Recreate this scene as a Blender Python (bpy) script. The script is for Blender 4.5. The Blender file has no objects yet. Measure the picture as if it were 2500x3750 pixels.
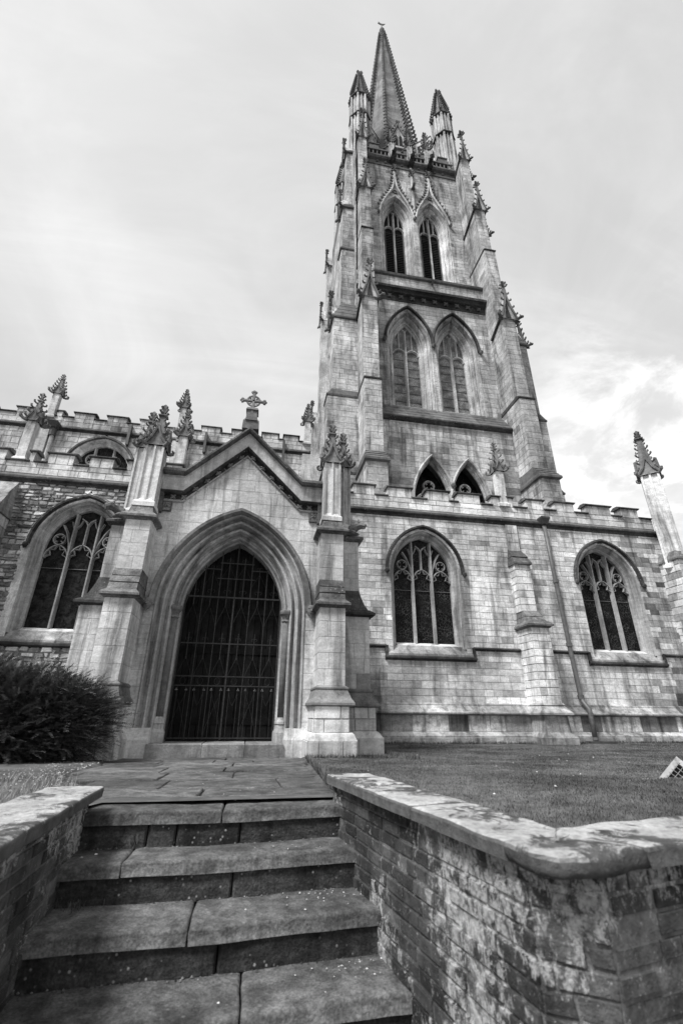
import bpy, math, random
import numpy as np
from mathutils import Vector, Matrix, noise
rnd = random.Random(11)
sc = bpy.context.scene
col = sc.collection
PI = math.pi

# ------------------------------------------------------------------ camera
EYE = 0.75                                   # camera height above the church's ground level
YAW, PITCH, ROLL, FPX = math.radians(10.2), math.radians(24.08), math.radians(0.51), 1667.0
fw = Vector((math.sin(YAW)*math.cos(PITCH), math.cos(YAW)*math.cos(PITCH), math.sin(PITCH)))
rt0 = Vector((math.cos(YAW), -math.sin(YAW), 0)); up0 = rt0.cross(fw)
rt = rt0*math.cos(ROLL) + up0*math.sin(ROLL); upv = up0*math.cos(ROLL) - rt0*math.sin(ROLL)
cd = bpy.data.cameras.new('camera'); cam = bpy.data.objects.new('camera', cd); col.objects.link(cam)
cam.matrix_world = Matrix(((rt.x, upv.x, -fw.x, 0), (rt.y, upv.y, -fw.y, 0), (rt.z, upv.z, -fw.z, EYE), (0, 0, 0, 1)))
cd.sensor_fit = 'VERTICAL'; cd.sensor_height = 36.0; cd.lens = 36.0*FPX/3750.0
cd.clip_start = 0.05; cd.clip_end = 3000
cd.dof.use_dof = True; cd.dof.focus_distance = 9.0; cd.dof.aperture_fstop = 2.2
sc.camera = cam
sc.render.resolution_x = 682; sc.render.resolution_y = 1024
def proj(p):
    d = Vector(p) - Vector((0, 0, EYE)); w = d.dot(fw)
    if w < 0.05: return None
    return 1250+FPX*d.dot(rt)/w, 1875-FPX*d.dot(upv)/w

# ------------------------------------------------------------------ sky and light
SUN_EL, SUN_AZ = math.radians(54), math.radians(-126)       # azimuth from +Y towards +X
wd = bpy.data.worlds.new('World'); sc.world = wd; wd.use_nodes = True
nt = wd.node_tree; N = nt.nodes; L = nt.links; N.clear()
def nd(tree, typ, **kw):
    n = tree.nodes.new(typ)
    for k, v in kw.items():
        if k in ('inputs',):
            for a, b in v.items(): n.inputs[a].default_value = b
        else: setattr(n, k, v)
    return n
out = nd(nt, 'ShaderNodeOutputWorld'); bg = nd(nt, 'ShaderNodeBackground'); L.new(bg.outputs[0], out.inputs[0])
sky = nd(nt, 'ShaderNodeTexSky', sky_type='NISHITA', sun_disc=False, sun_elevation=SUN_EL, sun_rotation=SUN_AZ, air_density=1.0, dust_density=4.0)
bw = nd(nt, 'ShaderNodeRGBToBW'); L.new(sky.outputs[0], bw.inputs[0])
skv = nd(nt, 'ShaderNodeMath', operation='MULTIPLY'); L.new(bw.outputs[0], skv.inputs[0]); skv.inputs[1].default_value = 0.12
tc = nd(nt, 'ShaderNodeTexCoord'); sep = nd(nt, 'ShaderNodeSeparateXYZ'); L.new(tc.outputs['Generated'], sep.inputs[0])
def wm(op, a, b=None, clamp=False):
    n = nd(nt, 'ShaderNodeMath', operation=op, use_clamp=clamp)
    for i, x in enumerate((a, b)):
        if x is None: continue
        if isinstance(x, (int, float)): n.inputs[i].default_value = x
        else: L.new(x, n.inputs[i])
    return n.outputs[0]
zz = wm('ADD', wm('MAXIMUM', sep.outputs['Z'], 0.0), 0.22)
comb = nd(nt, 'ShaderNodeCombineXYZ'); L.new(wm('DIVIDE', sep.outputs['X'], zz), comb.inputs[0]); L.new(wm('DIVIDE', sep.outputs['Y'], zz), comb.inputs[1])
def wnoise(scale, detail, rough, off, dist=0.0):
    mp = nd(nt, 'ShaderNodeMapping'); mp.inputs['Location'].default_value = off; L.new(comb.outputs[0], mp.inputs[0])
    n = nd(nt, 'ShaderNodeTexNoise'); n.inputs['Scale'].default_value = scale; n.inputs['Detail'].default_value = detail
    n.inputs['Roughness'].default_value = rough; n.inputs['Distortion'].default_value = dist; L.new(mp.outputs[0], n.inputs[0]); return n.outputs[0]
def wramp(x, a, b):
    n = nd(nt, 'ShaderNodeMapRange', interpolation_type='SMOOTHSTEP'); L.new(x, n.inputs[0]); n.inputs[1].default_value = a; n.inputs[2].default_value = b; return n.outputs[0]
big = wnoise(0.8, 4, 0.5, (3.1, 1.7, 0), 0.4); mid = wnoise(2.2, 7, 0.6, (7.7, 2.2, 0), 0.9); puff = wnoise(3.2, 9, 0.62, (1.3, 5.9, 0), 0.3)
mps = nd(nt, 'ShaderNodeMapping'); mps.inputs['Rotation'].default_value = (0, 0, 0.6); mps.inputs['Scale'].default_value = (0.5, 2.4, 1); L.new(comb.outputs[0], mps.inputs[0])
stn = nd(nt, 'ShaderNodeTexNoise'); stn.inputs['Scale'].default_value = 1.7; stn.inputs['Detail'].default_value = 8; stn.inputs['Roughness'].default_value = 0.62; stn.inputs['Distortion'].default_value = 0.8; L.new(mps.outputs[0], stn.inputs[0])
veil = wm('ADD', wm('ADD', wm('MULTIPLY', wramp(big, 0.3, 0.72), 0.15), wm('MULTIPLY', wramp(mid, 0.35, 0.75), 0.09)), wm('MULTIPLY', wramp(stn.outputs[0], 0.42, 0.75), 0.08))
# bright broken cloud low in the west, where the photograph shows it
dirw = Vector((0.735, 0.62, 0.50)).normalized()
dp = nd(nt, 'ShaderNodeVectorMath', operation='DOT_PRODUCT'); L.new(tc.outputs['Generated'], dp.inputs[0]); dp.inputs[1].default_value = dirw
west = wramp(dp.outputs['Value'], 0.955, 0.998)
cl = wm('MULTIPLY', wm('MULTIPLY', wramp(puff, 0.46, 0.62), west), 0.34)
haze_r = wm('MULTIPLY', wramp(dp.outputs['Value'], 0.55, 1.0), 0.04)
cloud = wm('ADD', wm('ADD', wm('ADD', wm('MULTIPLY', veil, 1.15), 0.53), cl), haze_r)
mixv = wm('ADD', wm('MULTIPLY', skv.outputs[0], 0.10), wm('MULTIPLY', cloud, 0.90))
cc = nd(nt, 'ShaderNodeCombineColor'); [L.new(mixv, cc.inputs[i]) for i in range(3)]
L.new(cc.outputs[0], bg.inputs[0]); bg.inputs[1].default_value = 1.0
sd = bpy.data.lights.new('sun', 'SUN'); sd.energy = 4.0; sd.angle = math.radians(14); sd.color = (1, 1, 1)
sun = bpy.data.objects.new('sun', sd); col.objects.link(sun)
sv = Vector((math.sin(SUN_AZ)*math.cos(SUN_EL), math.cos(SUN_AZ)*math.cos(SUN_EL), math.sin(SUN_EL)))
sun.rotation_euler = sv.to_track_quat('Z', 'Y').to_euler()
vs = sc.view_settings; vs.view_transform = 'Standard'; vs.look = 'None'; vs.exposure = 0.3; vs.gamma = 1.0
sc.render.engine = 'CYCLES'

# ------------------------------------------------------------------ materials (all grey: the photograph is black and white)
class Mat:
    def __init__(s, name, rough=0.9, spec=0.3):
        s.m = bpy.data.materials.new(name); s.m.use_nodes = True; s.t = s.m.node_tree; s.n = s.t.nodes; s.l = s.t.links
        s.n.clear(); s.o = nd(s.t, 'ShaderNodeOutputMaterial'); s.b = nd(s.t, 'ShaderNodeBsdfPrincipled')
        s.b.inputs['Roughness'].default_value = rough; s.b.inputs['Specular IOR Level'].default_value = spec
        s.l.new(s.b.outputs[0], s.o.inputs[0]); s.g = nd(s.t, 'ShaderNodeNewGeometry')
    def math(s, op, a, b=None, c=None, clamp=False):
        n = nd(s.t, 'ShaderNodeMath', operation=op, use_clamp=clamp)
        for i, x in enumerate((a, b, c)):
            if x is None: continue
            if isinstance(x, (int, float)): n.inputs[i].default_value = x
            else: s.l.new(x, n.inputs[i])
        return n.outputs[0]
    def tone(s):
        a = nd(s.t, 'ShaderNodeAttribute', attribute_name='tone'); return a.outputs['Fac']
    def vec(s, scale):
        m = nd(s.t, 'ShaderNodeVectorMath', operation='MULTIPLY'); s.l.new(s.g.outputs['Position'], m.inputs[0]); m.inputs[1].default_value = scale; return m.outputs[0]
    def noise(s, scale, detail=4, rough=0.6, v=None, dist=0.0):
        n = nd(s.t, 'ShaderNodeTexNoise'); n.inputs['Scale'].default_value = scale; n.inputs['Detail'].default_value = detail
        n.inputs['Roughness'].default_value = rough; n.inputs['Distortion'].default_value = dist
        s.l.new(v if v is not None else s.g.outputs['Position'], n.inputs['Vector']); return n.outputs[0]
    def vor(s, scale, feature='F1', v=None):
        n = nd(s.t, 'ShaderNodeTexVoronoi', feature=feature); n.inputs['Scale'].default_value = scale
        s.l.new(v if v is not None else s.g.outputs['Position'], n.inputs['Vector']); return n.outputs['Distance']
    def rng(s, x, a, b, c, d, smooth=True):
        n = nd(s.t, 'ShaderNodeMapRange', interpolation_type='SMOOTHSTEP' if smooth else 'LINEAR')
        s.l.new(x, n.inputs[0])
        for i, k in enumerate((a, b, c, d)): n.inputs[i+1].default_value = k
        return n.outputs[0]
    def color(s, x):
        c = nd(s.t, 'ShaderNodeCombineColor')
        for i in range(3): s.l.new(x, c.inputs[i]) if not isinstance(x, (int, float)) else setattr(c.inputs[i], 'default_value', x)
        s.l.new(c.outputs[0], s.b.inputs['Base Color'])
    def bump(s, h, strength=0.4, dist=0.01):
        b = nd(s.t, 'ShaderNodeBump'); b.inputs['Strength'].default_value = strength; b.inputs['Distance'].default_value = dist
        s.l.new(h, b.inputs['Height']); s.l.new(b.outputs[0], s.b.inputs['Normal'])
    def mix(s, f, a, b):
        n = nd(s.t, 'ShaderNodeMix', data_type='FLOAT'); s.l.new(f, n.inputs[0])
        for i, x in ((2, a), (3, b)):
            if isinstance(x, (int, float)): n.inputs[i].default_value = x
            else: s.l.new(x, n.inputs[i])
        return n.outputs[0]

def stone_mat(name, base, patch=0.35, stain=0.5, spots=0.0, grain=0.18, scale=1.0, courses=0.0, bstr=0.5, blotch=0.0):
    m = Mat(name)
    x = m.math('MULTIPLY', m.tone(), base)
    x = m.math('MULTIPLY', x, m.rng(m.noise(0.55*scale, 5, 0.6), 0.3, 0.7, 1-patch, 1+patch*0.7))
    x = m.math('MULTIPLY', x, m.rng(m.noise(1.0, 6, 0.65, m.vec((2.3*scale, 2.3*scale, 0.33*scale)), 0.6), 0.44, 0.70, 1.0, 1-stain))
    x = m.math('MULTIPLY', x, m.rng(m.noise(1.0, 5, 0.7, m.vec((7.5*scale, 7.5*scale, 0.7*scale)), 0.3), 0.52, 0.74, 1.0, 1-stain*0.75))
    x = m.math('MULTIPLY', x, m.rng(m.noise(34*scale, 5, 0.7), 0.25, 0.75, 1-grain, 1+grain))
    x = m.math('MULTIPLY', x, m.rng(m.noise(5.5*scale, 4, 0.6, m.vec((1, 1, 2.2))), 0.3, 0.7, 1-grain*0.7, 1+grain*0.7))
    if blotch:
        x = m.mix(m.math('MULTIPLY', m.rng(m.noise(3.2*scale, 7, 0.7, None, 0.8), 0.52, 0.68, 0, 1), blotch), x, base*0.32)
    if courses:
        z = m.g.outputs['Position']; sp = nd(m.t, 'ShaderNodeSeparateXYZ'); m.l.new(z, sp.inputs[0])
        fr = m.math('FRACT', m.math('DIVIDE', sp.outputs['Z'], courses))
        ln = m.rng(m.math('ABSOLUTE', m.math('SUBTRACT', fr, 0.5)), 0.40, 0.5, 1.0, 0.62)
        cs = nd(m.t, 'ShaderNodeTexWhiteNoise', noise_dimensions='1D'); m.l.new(m.math('FLOOR', m.math('DIVIDE', sp.outputs['Z'], courses)), cs.inputs['W'])
        x = m.math('MULTIPLY', m.math('MULTIPLY', x, ln), m.rng(cs.outputs['Value'], 0, 1, 0.8, 1.18, False))
    if spots:
        f = m.math('MULTIPLY', m.rng(m.vor(11*scale), 0.10, 0.24, 1, 0), m.rng(m.noise(2.3*scale, 3), 0.5, 0.6, 0, 1))
        x = m.mix(m.math('MULTIPLY', f, spots), x, 0.55)
    m.color(x)
    h = m.math('ADD', m.noise(26*scale, 6, 0.7), m.math('MULTIPLY', m.noise(6*scale, 4, 0.6), 1.5))
    m.bump(h, bstr, 0.012)
    return m.m

M = {}
M['porch'] = stone_mat('porch_ashlar', 0.59, 0.26, 0.62, grain=0.18)
M['aisle'] = stone_mat('aisle_ashlar', 0.66, 0.32, 0.65, grain=0.25)
M['tower'] = stone_mat('tower_ashlar', 0.50, 0.38, 0.68, grain=0.3)
M['tower_carved'] = stone_mat('tower_carved_stone', 0.14, 0.3, 0.5, grain=0.25)
M['clere'] = stone_mat('clerestory_ashlar', 0.56, 0.3, 0.65, grain=0.25)
M['spire'] = stone_mat('spire_ashlar', 0.21, 0.3, 0.45, grain=0.25, courses=0.42)
M['carved'] = stone_mat('carved_stone', 0.20, 0.35, 0.6, grain=0.22, blotch=0.5)
M['jamb'] = stone_mat('moulded_jamb_stone', 0.44, 0.35, 0.65, grain=0.2)
M['tracery'] = stone_mat('tracery_stone', 0.33, 0.35, 0.6, grain=0.2)
M['dark'] = stone_mat('lichen_dark_stone', 0.06, 0.6, 0.5, spots=0.45, grain=0.45)
M['cope'] = stone_mat('parapet_coping_stone', 0.115, 0.6, 0.5, spots=0.5, grain=0.45)
M['rubble'] = stone_mat('rubble_stone', 0.50, 0.5, 0.5, grain=0.28, bstr=0.9)
M['porch_mortar'] = stone_mat('porch_mortar', 0.36, 0.2, 0.3, grain=0.1)
M['mortar'] = stone_mat('mortar', 0.33, 0.3, 0.3, grain=0.2)
M['rubble_mortar'] = stone_mat('rubble_mortar', 0.26, 0.35, 0.4, grain=0.3)
M['weather'] = stone_mat('weathered_slope_stone', 0.155, 0.5, 0.6, spots=0.35, grain=0.4, blotch=0.75)
M['plinth'] = stone_mat('plinth_stone', 0.33, 0.5, 0.75, spots=0.2, grain=0.3, blotch=0.6)
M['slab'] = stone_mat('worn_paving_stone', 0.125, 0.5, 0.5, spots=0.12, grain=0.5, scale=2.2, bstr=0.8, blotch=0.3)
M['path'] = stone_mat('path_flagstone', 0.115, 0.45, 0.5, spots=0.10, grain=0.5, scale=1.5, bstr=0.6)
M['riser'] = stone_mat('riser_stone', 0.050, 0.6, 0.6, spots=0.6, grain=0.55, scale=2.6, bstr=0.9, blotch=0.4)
M['threshold'] = stone_mat('threshold_stone', 0.30, 0.35, 0.5, spots=0.1, grain=0.25, blotch=0.5)

def coping_mat():
    m = Mat('lichened_coping'); x = m.math('MULTIPLY', m.tone(), 0.07)
    x = m.math('MULTIPLY', x, m.rng(m.noise(12, 8, 0.75), 0.25, 0.75, 0.5, 1.6))
    sp = nd(m.t, 'ShaderNodeSeparateXYZ'); m.l.new(m.g.outputs['True Normal'], sp.inputs[0])
    up = m.rng(sp.outputs['Z'], 0.25, 0.9, 0.0, 1.0)                                  # pale crust grows on the weathered top face
    crust = m.noise(1.0, 12, 0.78, m.vec((7, 7, 7)), 0.7)
    l = m.rng(m.math('SUBTRACT', crust, m.rng(m.noise(2.2, 4), 0.35, 0.65, 0.31, 0.50)), 0.0, 0.10, 0.0, 1.0)
    pale = m.math('MULTIPLY', m.rng(m.noise(30, 6, 0.75), 0.3, 0.7, 0.30, 0.58), m.rng(m.noise(4, 4), 0.3, 0.7, 0.75, 1.15))
    x = m.mix(m.math('MULTIPLY', l, up), x, pale)
    f = m.rng(m.vor(26), 0.12, 0.22, 0.8, 0); x = m.mix(m.math('MULTIPLY', f, m.rng(m.noise(3.3, 3), 0.55, 0.62, 0, 1)), x, 0.42)
    m.color(x); m.bump(m.math('ADD', m.noise(60, 7, 0.75), m.math('MULTIPLY', m.noise(11, 6, 0.7), 2.5)), 1.0, 0.010); return m.m
M['coping'] = coping_mat()
def brick_mat(name, base, white, amt):
    m = Mat(name); x = m.math('MULTIPLY', m.tone(), base)
    x = m.math('MULTIPLY', x, m.rng(m.noise(16, 8, 0.75), 0.25, 0.75, 0.45, 1.6))
    x = m.math('MULTIPLY', x, m.rng(m.noise(3.0, 5, 0.6), 0.35, 0.65, 0.55, 1.25))
    zone = m.rng(m.noise(1.9, 4, 0.6), 0.40, 0.62, 0.0, 1.0)
    crust = m.noise(1.0, 12, 0.82, m.vec((17, 17, 11)), 0.35)
    th = m.rng(zone, 0, 1, 0.58, 0.45)
    l = m.math('MULTIPLY', m.rng(m.math('SUBTRACT', crust, th), 0.0, 0.06, 0.0, amt), m.rng(m.noise(38, 6, 0.8), 0.36, 0.60, 0.25, 1.0))
    x = m.mix(l, x, white)
    f = m.rng(m.noise(75, 4, 0.8), 0.60, 0.68, 0, 0.75); x = m.mix(m.math('MULTIPLY', f, m.rng(m.noise(7, 4), 0.42, 0.58, 0.1, 1.0)), x, 0.5)
    m.color(x); m.bump(m.math('ADD', m.noise(90, 6, 0.75), m.math('MULTIPLY', m.noise(17, 6, 0.75), 2.5)), 1.0, 0.008); return m.m
M['brick'] = brick_mat('lichened_brick', 0.07, 0.52, 0.9)
M['lime'] = brick_mat('crusted_lime_mortar', 0.14, 0.58, 1.0)
def simple(name, v, rough=0.7, spec=0.4, metal=0.0, var=0.3, sc_=9.0, bump=0.2):
    m = Mat(name, rough, spec); m.b.inputs['Metallic'].default_value = metal
    x = m.math('MULTIPLY', m.math('MULTIPLY', m.tone(), v), m.rng(m.noise(sc_, 6, 0.7), 0.25, 0.75, 1-var, 1+var)); m.color(x)
    if bump: m.bump(m.noise(sc_*3, 5), bump, 0.004)
    return m.m
M['iron'] = simple('rusted_iron', 0.024, 0.6, 0.3, 0.0, 0.7, 30)
M['iron_leaf'] = simple('worn_iron_leaf', 0.16, 0.4, 0.5, 0.3, 0.5, 30)
M['wood'] = simple('dark_stained_oak', 0.010, 0.7, 0.08, 0, 0.5, 6)
M['pipe'] = simple('grey_painted_pipe', 0.10, 0.5, 0.5, 0, 0.35, 8)
M['lead'] = simple('dark_lead', 0.05, 0.5, 0.5, 0, 0.4, 8)
M['roof'] = simple('lead_roof', 0.22, 0.6, 0.4, 0, 0.3, 3)
M['louvre'] = simple('louvre_slat', 0.028, 0.7, 0.3, 0, 0.4, 12)
M['void'] = simple('painted_interior_dark', 0.02, 0.9, 0.1, 0, 0.2, 3, 0)  # near-black colour standing in for the darkness inside openings
M['soil'] = simple('soil', 0.06, 1, 0.1, 0, 0.6, 8, 0.6)
M['pave'] = simple('pavement', 0.10, 0.9, 0.2, 0, 0.4, 5, 0.4)
M['litter'] = simple('pale_grit', 0.42, 0.9, 0.2, 0, 0.4, 40, 0)
M['bed'] = simple('gravel_bed', 0.16, 0.95, 0.2, 0, 0.6, 20, 0.6)
M['cage'] = simple('pale_weathered_metal', 0.42, 0.7, 0.3, 0, 0.3, 14)
M['wire'] = simple('galvanised_wire', 0.32, 0.5, 0.5, 0, 0.2, 14, 0)
M['dry'] = simple('dry_grass', 0.20, 0.9, 0.2, 0, 0.4, 30, 0)
M['twig'] = simple('yew_twig', 0.03, 0.9, 0.2, 0, 0.3, 20, 0)
def grass_mat():
    m = Mat('lawn_grass', 0.85, 0.15); x = m.math('MULTIPLY', m.tone(), 0.098)
    x = m.math('MULTIPLY', x, m.rng(m.noise(0.8, 6, 0.65), 0.3, 0.7, 0.55, 1.45))
    x = m.math('MULTIPLY', x, m.rng(m.noise(6, 4, 0.6), 0.3, 0.7, 0.75, 1.25)); m.color(x); return m.m
M['grass'] = grass_mat()
def yew_mat():
    m = Mat('yew_needles', 0.55, 0.4); m.color(m.math('MULTIPLY', m.tone(), 0.08)); return m.m
M['yew'] = yew_mat()
def glass_mat():
    m = Mat('leaded_stained_glass', 0.3, 0.07)
    v = m.vec((1, 1, 0.8))
    ln = m.rng(m.vor(13, 'DISTANCE_TO_EDGE', v), 0.015, 0.06, 1, 0)
    ln = m.math('MULTIPLY', ln, m.rng(m.noise(3.0, 4), 0.35, 0.65, 0.15, 1.0))
    x = m.math('MULTIPLY', m.rng(m.noise(4, 5, 0.6), 0.35, 0.8, 0.004, 0.016), 1.0)
    x = m.mix(ln, x, 0.11); m.color(x); m.bump(m.noise(14, 3), 0.5, 0.01)
    m.l.new(m.mix(ln, 0.32, 0.8), m.b.inputs['Roughness']); return m.m
M['glass'] = glass_mat()
def pict_mat():
    m = Mat('figured_stained_glass', 0.35, 0.05)
    x = m.rng(m.noise(5.0, 7, 0.7, None, 1.2), 0.35, 0.85, 0.004, 0.055)
    br = m.math('MULTIPLY', m.rng(m.noise(16, 6, 0.7), 0.60, 0.72, 0, 1), m.rng(m.noise(2.2, 3), 0.5, 0.66, 0, 1))
    x = m.mix(br, x, 0.22); ln = m.rng(m.vor(9, 'DISTANCE_TO_EDGE'), 0.01, 0.05, 1, 0)
    x = m.mix(m.math('MULTIPLY', ln, 0.5), x, 0.035); m.color(x); m.bump(m.noise(14, 3), 0.4, 0.01); return m.m
M['pict'] = pict_mat()
def lattice_mat():
    m = Mat('diamond_leaded_glass', 0.35, 0.25)
    sp = nd(m.t, 'ShaderNodeSeparateXYZ'); m.l.new(m.g.outputs['Position'], sp.inputs[0])
    a = m.math('MULTIPLY', m.math('ADD', sp.outputs['X'], m.math('MULTIPLY', sp.outputs['Z'], 0.72)), 19.0)
    b = m.math('MULTIPLY', m.math('SUBTRACT', sp.outputs['X'], m.math('MULTIPLY', sp.outputs['Z'], 0.72)), 19.0)
    fa = m.math('ABSOLUTE', m.math('SUBTRACT', m.math('FRACT', a), 0.5)); fb = m.math('ABSOLUTE', m.math('SUBTRACT', m.math('FRACT', b), 0.5))
    ln = m.rng(m.math('MAXIMUM', fa, fb), 0.40, 0.47, 0, 1)
    wn = nd(m.t, 'ShaderNodeTexWhiteNoise', noise_dimensions='2D'); cv = nd(m.t, 'ShaderNodeCombineXYZ'); m.l.new(m.math('FLOOR', a), cv.inputs[0]); m.l.new(m.math('FLOOR', b), cv.inputs[1]); m.l.new(cv.outputs[0], wn.inputs['Vector'])
    pane = m.math('MULTIPLY', m.rng(wn.outputs['Value'], 0, 1, 0.10, 0.26, False), m.rng(m.noise(1.6, 2, 0.4, m.vec((1, 1, 1.6))), 0.38, 0.62, 0.7, 1.6))  # paler panes and soft patches: reflection put into the glass colour
    m.color(m.mix(ln, pane, 0.05)); return m.m
M['lattice'] = lattice_mat()

# ------------------------------------------------------------------ mesh building
def shade(o, smooth):
    if smooth: o.data.polygons.foreach_set('use_smooth', [True]*len(o.data.polygons))
def mesh(name, v, f, tones, mat):
    me = bpy.data.meshes.new(name); me.from_pydata(v, [], f)
    a = me.attributes.new('tone', 'FLOAT', 'FACE'); a.data.foreach_set('value', tones)
    me.materials.append(mat); return me
ROOTS = {}
def link(name, me, parent=None, mw=None, kind=None, label=None):
    o = bpy.data.objects.new(name, me); col.objects.link(o); mw = mw or Matrix()
    if parent is not None:
        o.parent = parent; o.matrix_basis = Matrix.Translation(-Vector(ROOTS.get(parent.name, (0, 0, 0)))) @ mw
    else: o.matrix_basis = mw
    if kind: o['kind'] = kind
    if label: o['label'] = label
    return o
def thing(name, label, cat, loc=(0, 0, 0), group=None):
    o = bpy.data.objects.new(name, None); col.objects.link(o); o.location = loc; o.empty_display_size = 0.2
    o['label'] = label; o['category'] = cat
    if group: o['group'] = group
    ROOTS[o.name] = tuple(loc); return o
def part(name, parent, label=None):
    return link(name, None, parent, None, None, label)
class MB:
    def __init__(s, mat4=None): s.v = []; s.f = []; s.t = []; s.M = mat4
    def add(s, pts):
        b = len(s.v)
        if s.M is None: s.v.extend([tuple(p) for p in pts])
        else: s.v.extend([tuple(s.M @ Vector(p)) for p in pts])
        return b
    def face(s, pts, t=1.0):
        b = s.add(pts); s.f.append(tuple(range(b, b+len(pts)))); s.t.append(t)
    def box(s, x0, x1, y0, y1, z0, z1, t=1.0):
        s.rects([(x0, x1, y0, y1, z0), (x0, x1, y0, y1, z1)], t)
    def rects(s, R, t=1.0, cap=True):
        s.loft([[(a, c, z), (b, c, z), (b, d, z), (a, d, z)] for a, b, c, d, z in R], t, cap)
    def loft(s, rings, t=1.0, cap=True, closed=True):
        n = len(rings[0]); bs = [s.add(r) for r in rings]
        for b0, b1 in zip(bs, bs[1:]):
            for i in range(n if closed else n-1):
                j = (i+1) % n; s.f.append((b0+i, b0+j, b1+j, b1+i)); s.t.append(t)
        if cap and closed:
            s.f.append(tuple(reversed(range(bs[0], bs[0]+n)))); s.t.append(t)
            s.f.append(tuple(range(bs[-1], bs[-1]+n))); s.t.append(t)
    def strip(s, A, B, tones=1.0):
        b0 = s.add(A); b1 = s.add(B)
        for i in range(len(A)-1):
            s.f.append((b0+i, b0+i+1, b1+i+1, b1+i)); s.t.append(tones if isinstance(tones, (int, float)) else tones[i])
    def prism_y(s, poly, y0, y1, t=1.0):
        s.loft([[(x, y0, z) for x, z in poly], [(x, y1, z) for x, z in poly]], t)
    def prism_x(s, poly, x0, x1, t=1.0):                     # poly in (y, z)
        s.loft([[(x0, y, z) for y, z in poly], [(x1, y, z) for y, z in poly]], t)
    def tube(s, path, r, n=6, t=1.0, cap=True):
        rings = []; P = [Vector(p) for p in path]; prev = None
        for i, p in enumerate(P):
            d = (P[min(i+1, len(P)-1)]-P[max(i-1, 0)])
            d = d.normalized() if d.length > 1e-9 else Vector((0, 0, 1))
            a = prev if prev is not None else (Vector((0, 0, 1)) if abs(d.z) < 0.9 else Vector((1, 0, 0)))
            u = (a - d*a.dot(d)).normalized(); w = d.cross(u); prev = u
            rr = r[i] if isinstance(r, (list, tuple)) else r
            rings.append([p+(u*math.cos(2*PI*k/n)+w*math.sin(2*PI*k/n))*rr for k in range(n)])
        s.loft(rings, t, cap)
    def rib(s, pts, wd_, y, dep, t=1.0):                      # tracery rib in the XZ plane, chamfered towards the front
        n = len(pts); A, B, C, D = [], [], [], []
        for i in range(n):
            x0, z0 = pts[max(i-1, 0)]; x1, z1 = pts[min(i+1, n-1)]; dx, dz = x1-x0, z1-z0; l = math.hypot(dx, dz) or 1
            nx, nz = -dz/l, dx/l; x, z = pts[i]
            A.append((x+nx*wd_/2, y+dep, z+nz*wd_/2)); B.append((x+nx*wd_*0.2, y, z+nz*wd_*0.2))
            C.append((x-nx*wd_*0.2, y, z-nz*wd_*0.2)); D.append((x-nx*wd_/2, y+dep, z-nz*wd_/2))
        s.strip(A, B, t); s.strip(B, C, t*1.05); s.strip(C, D, t)
    def build(s, name, mat, parent=None, smooth=False, kind=None, label=None, cat=None):
        me = mesh(name, s.v, s.f, s.t, M[mat]); o = link(name, me, parent, None, kind, label); shade(o, smooth)
        if cat: o['category'] = cat
        return o

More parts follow.
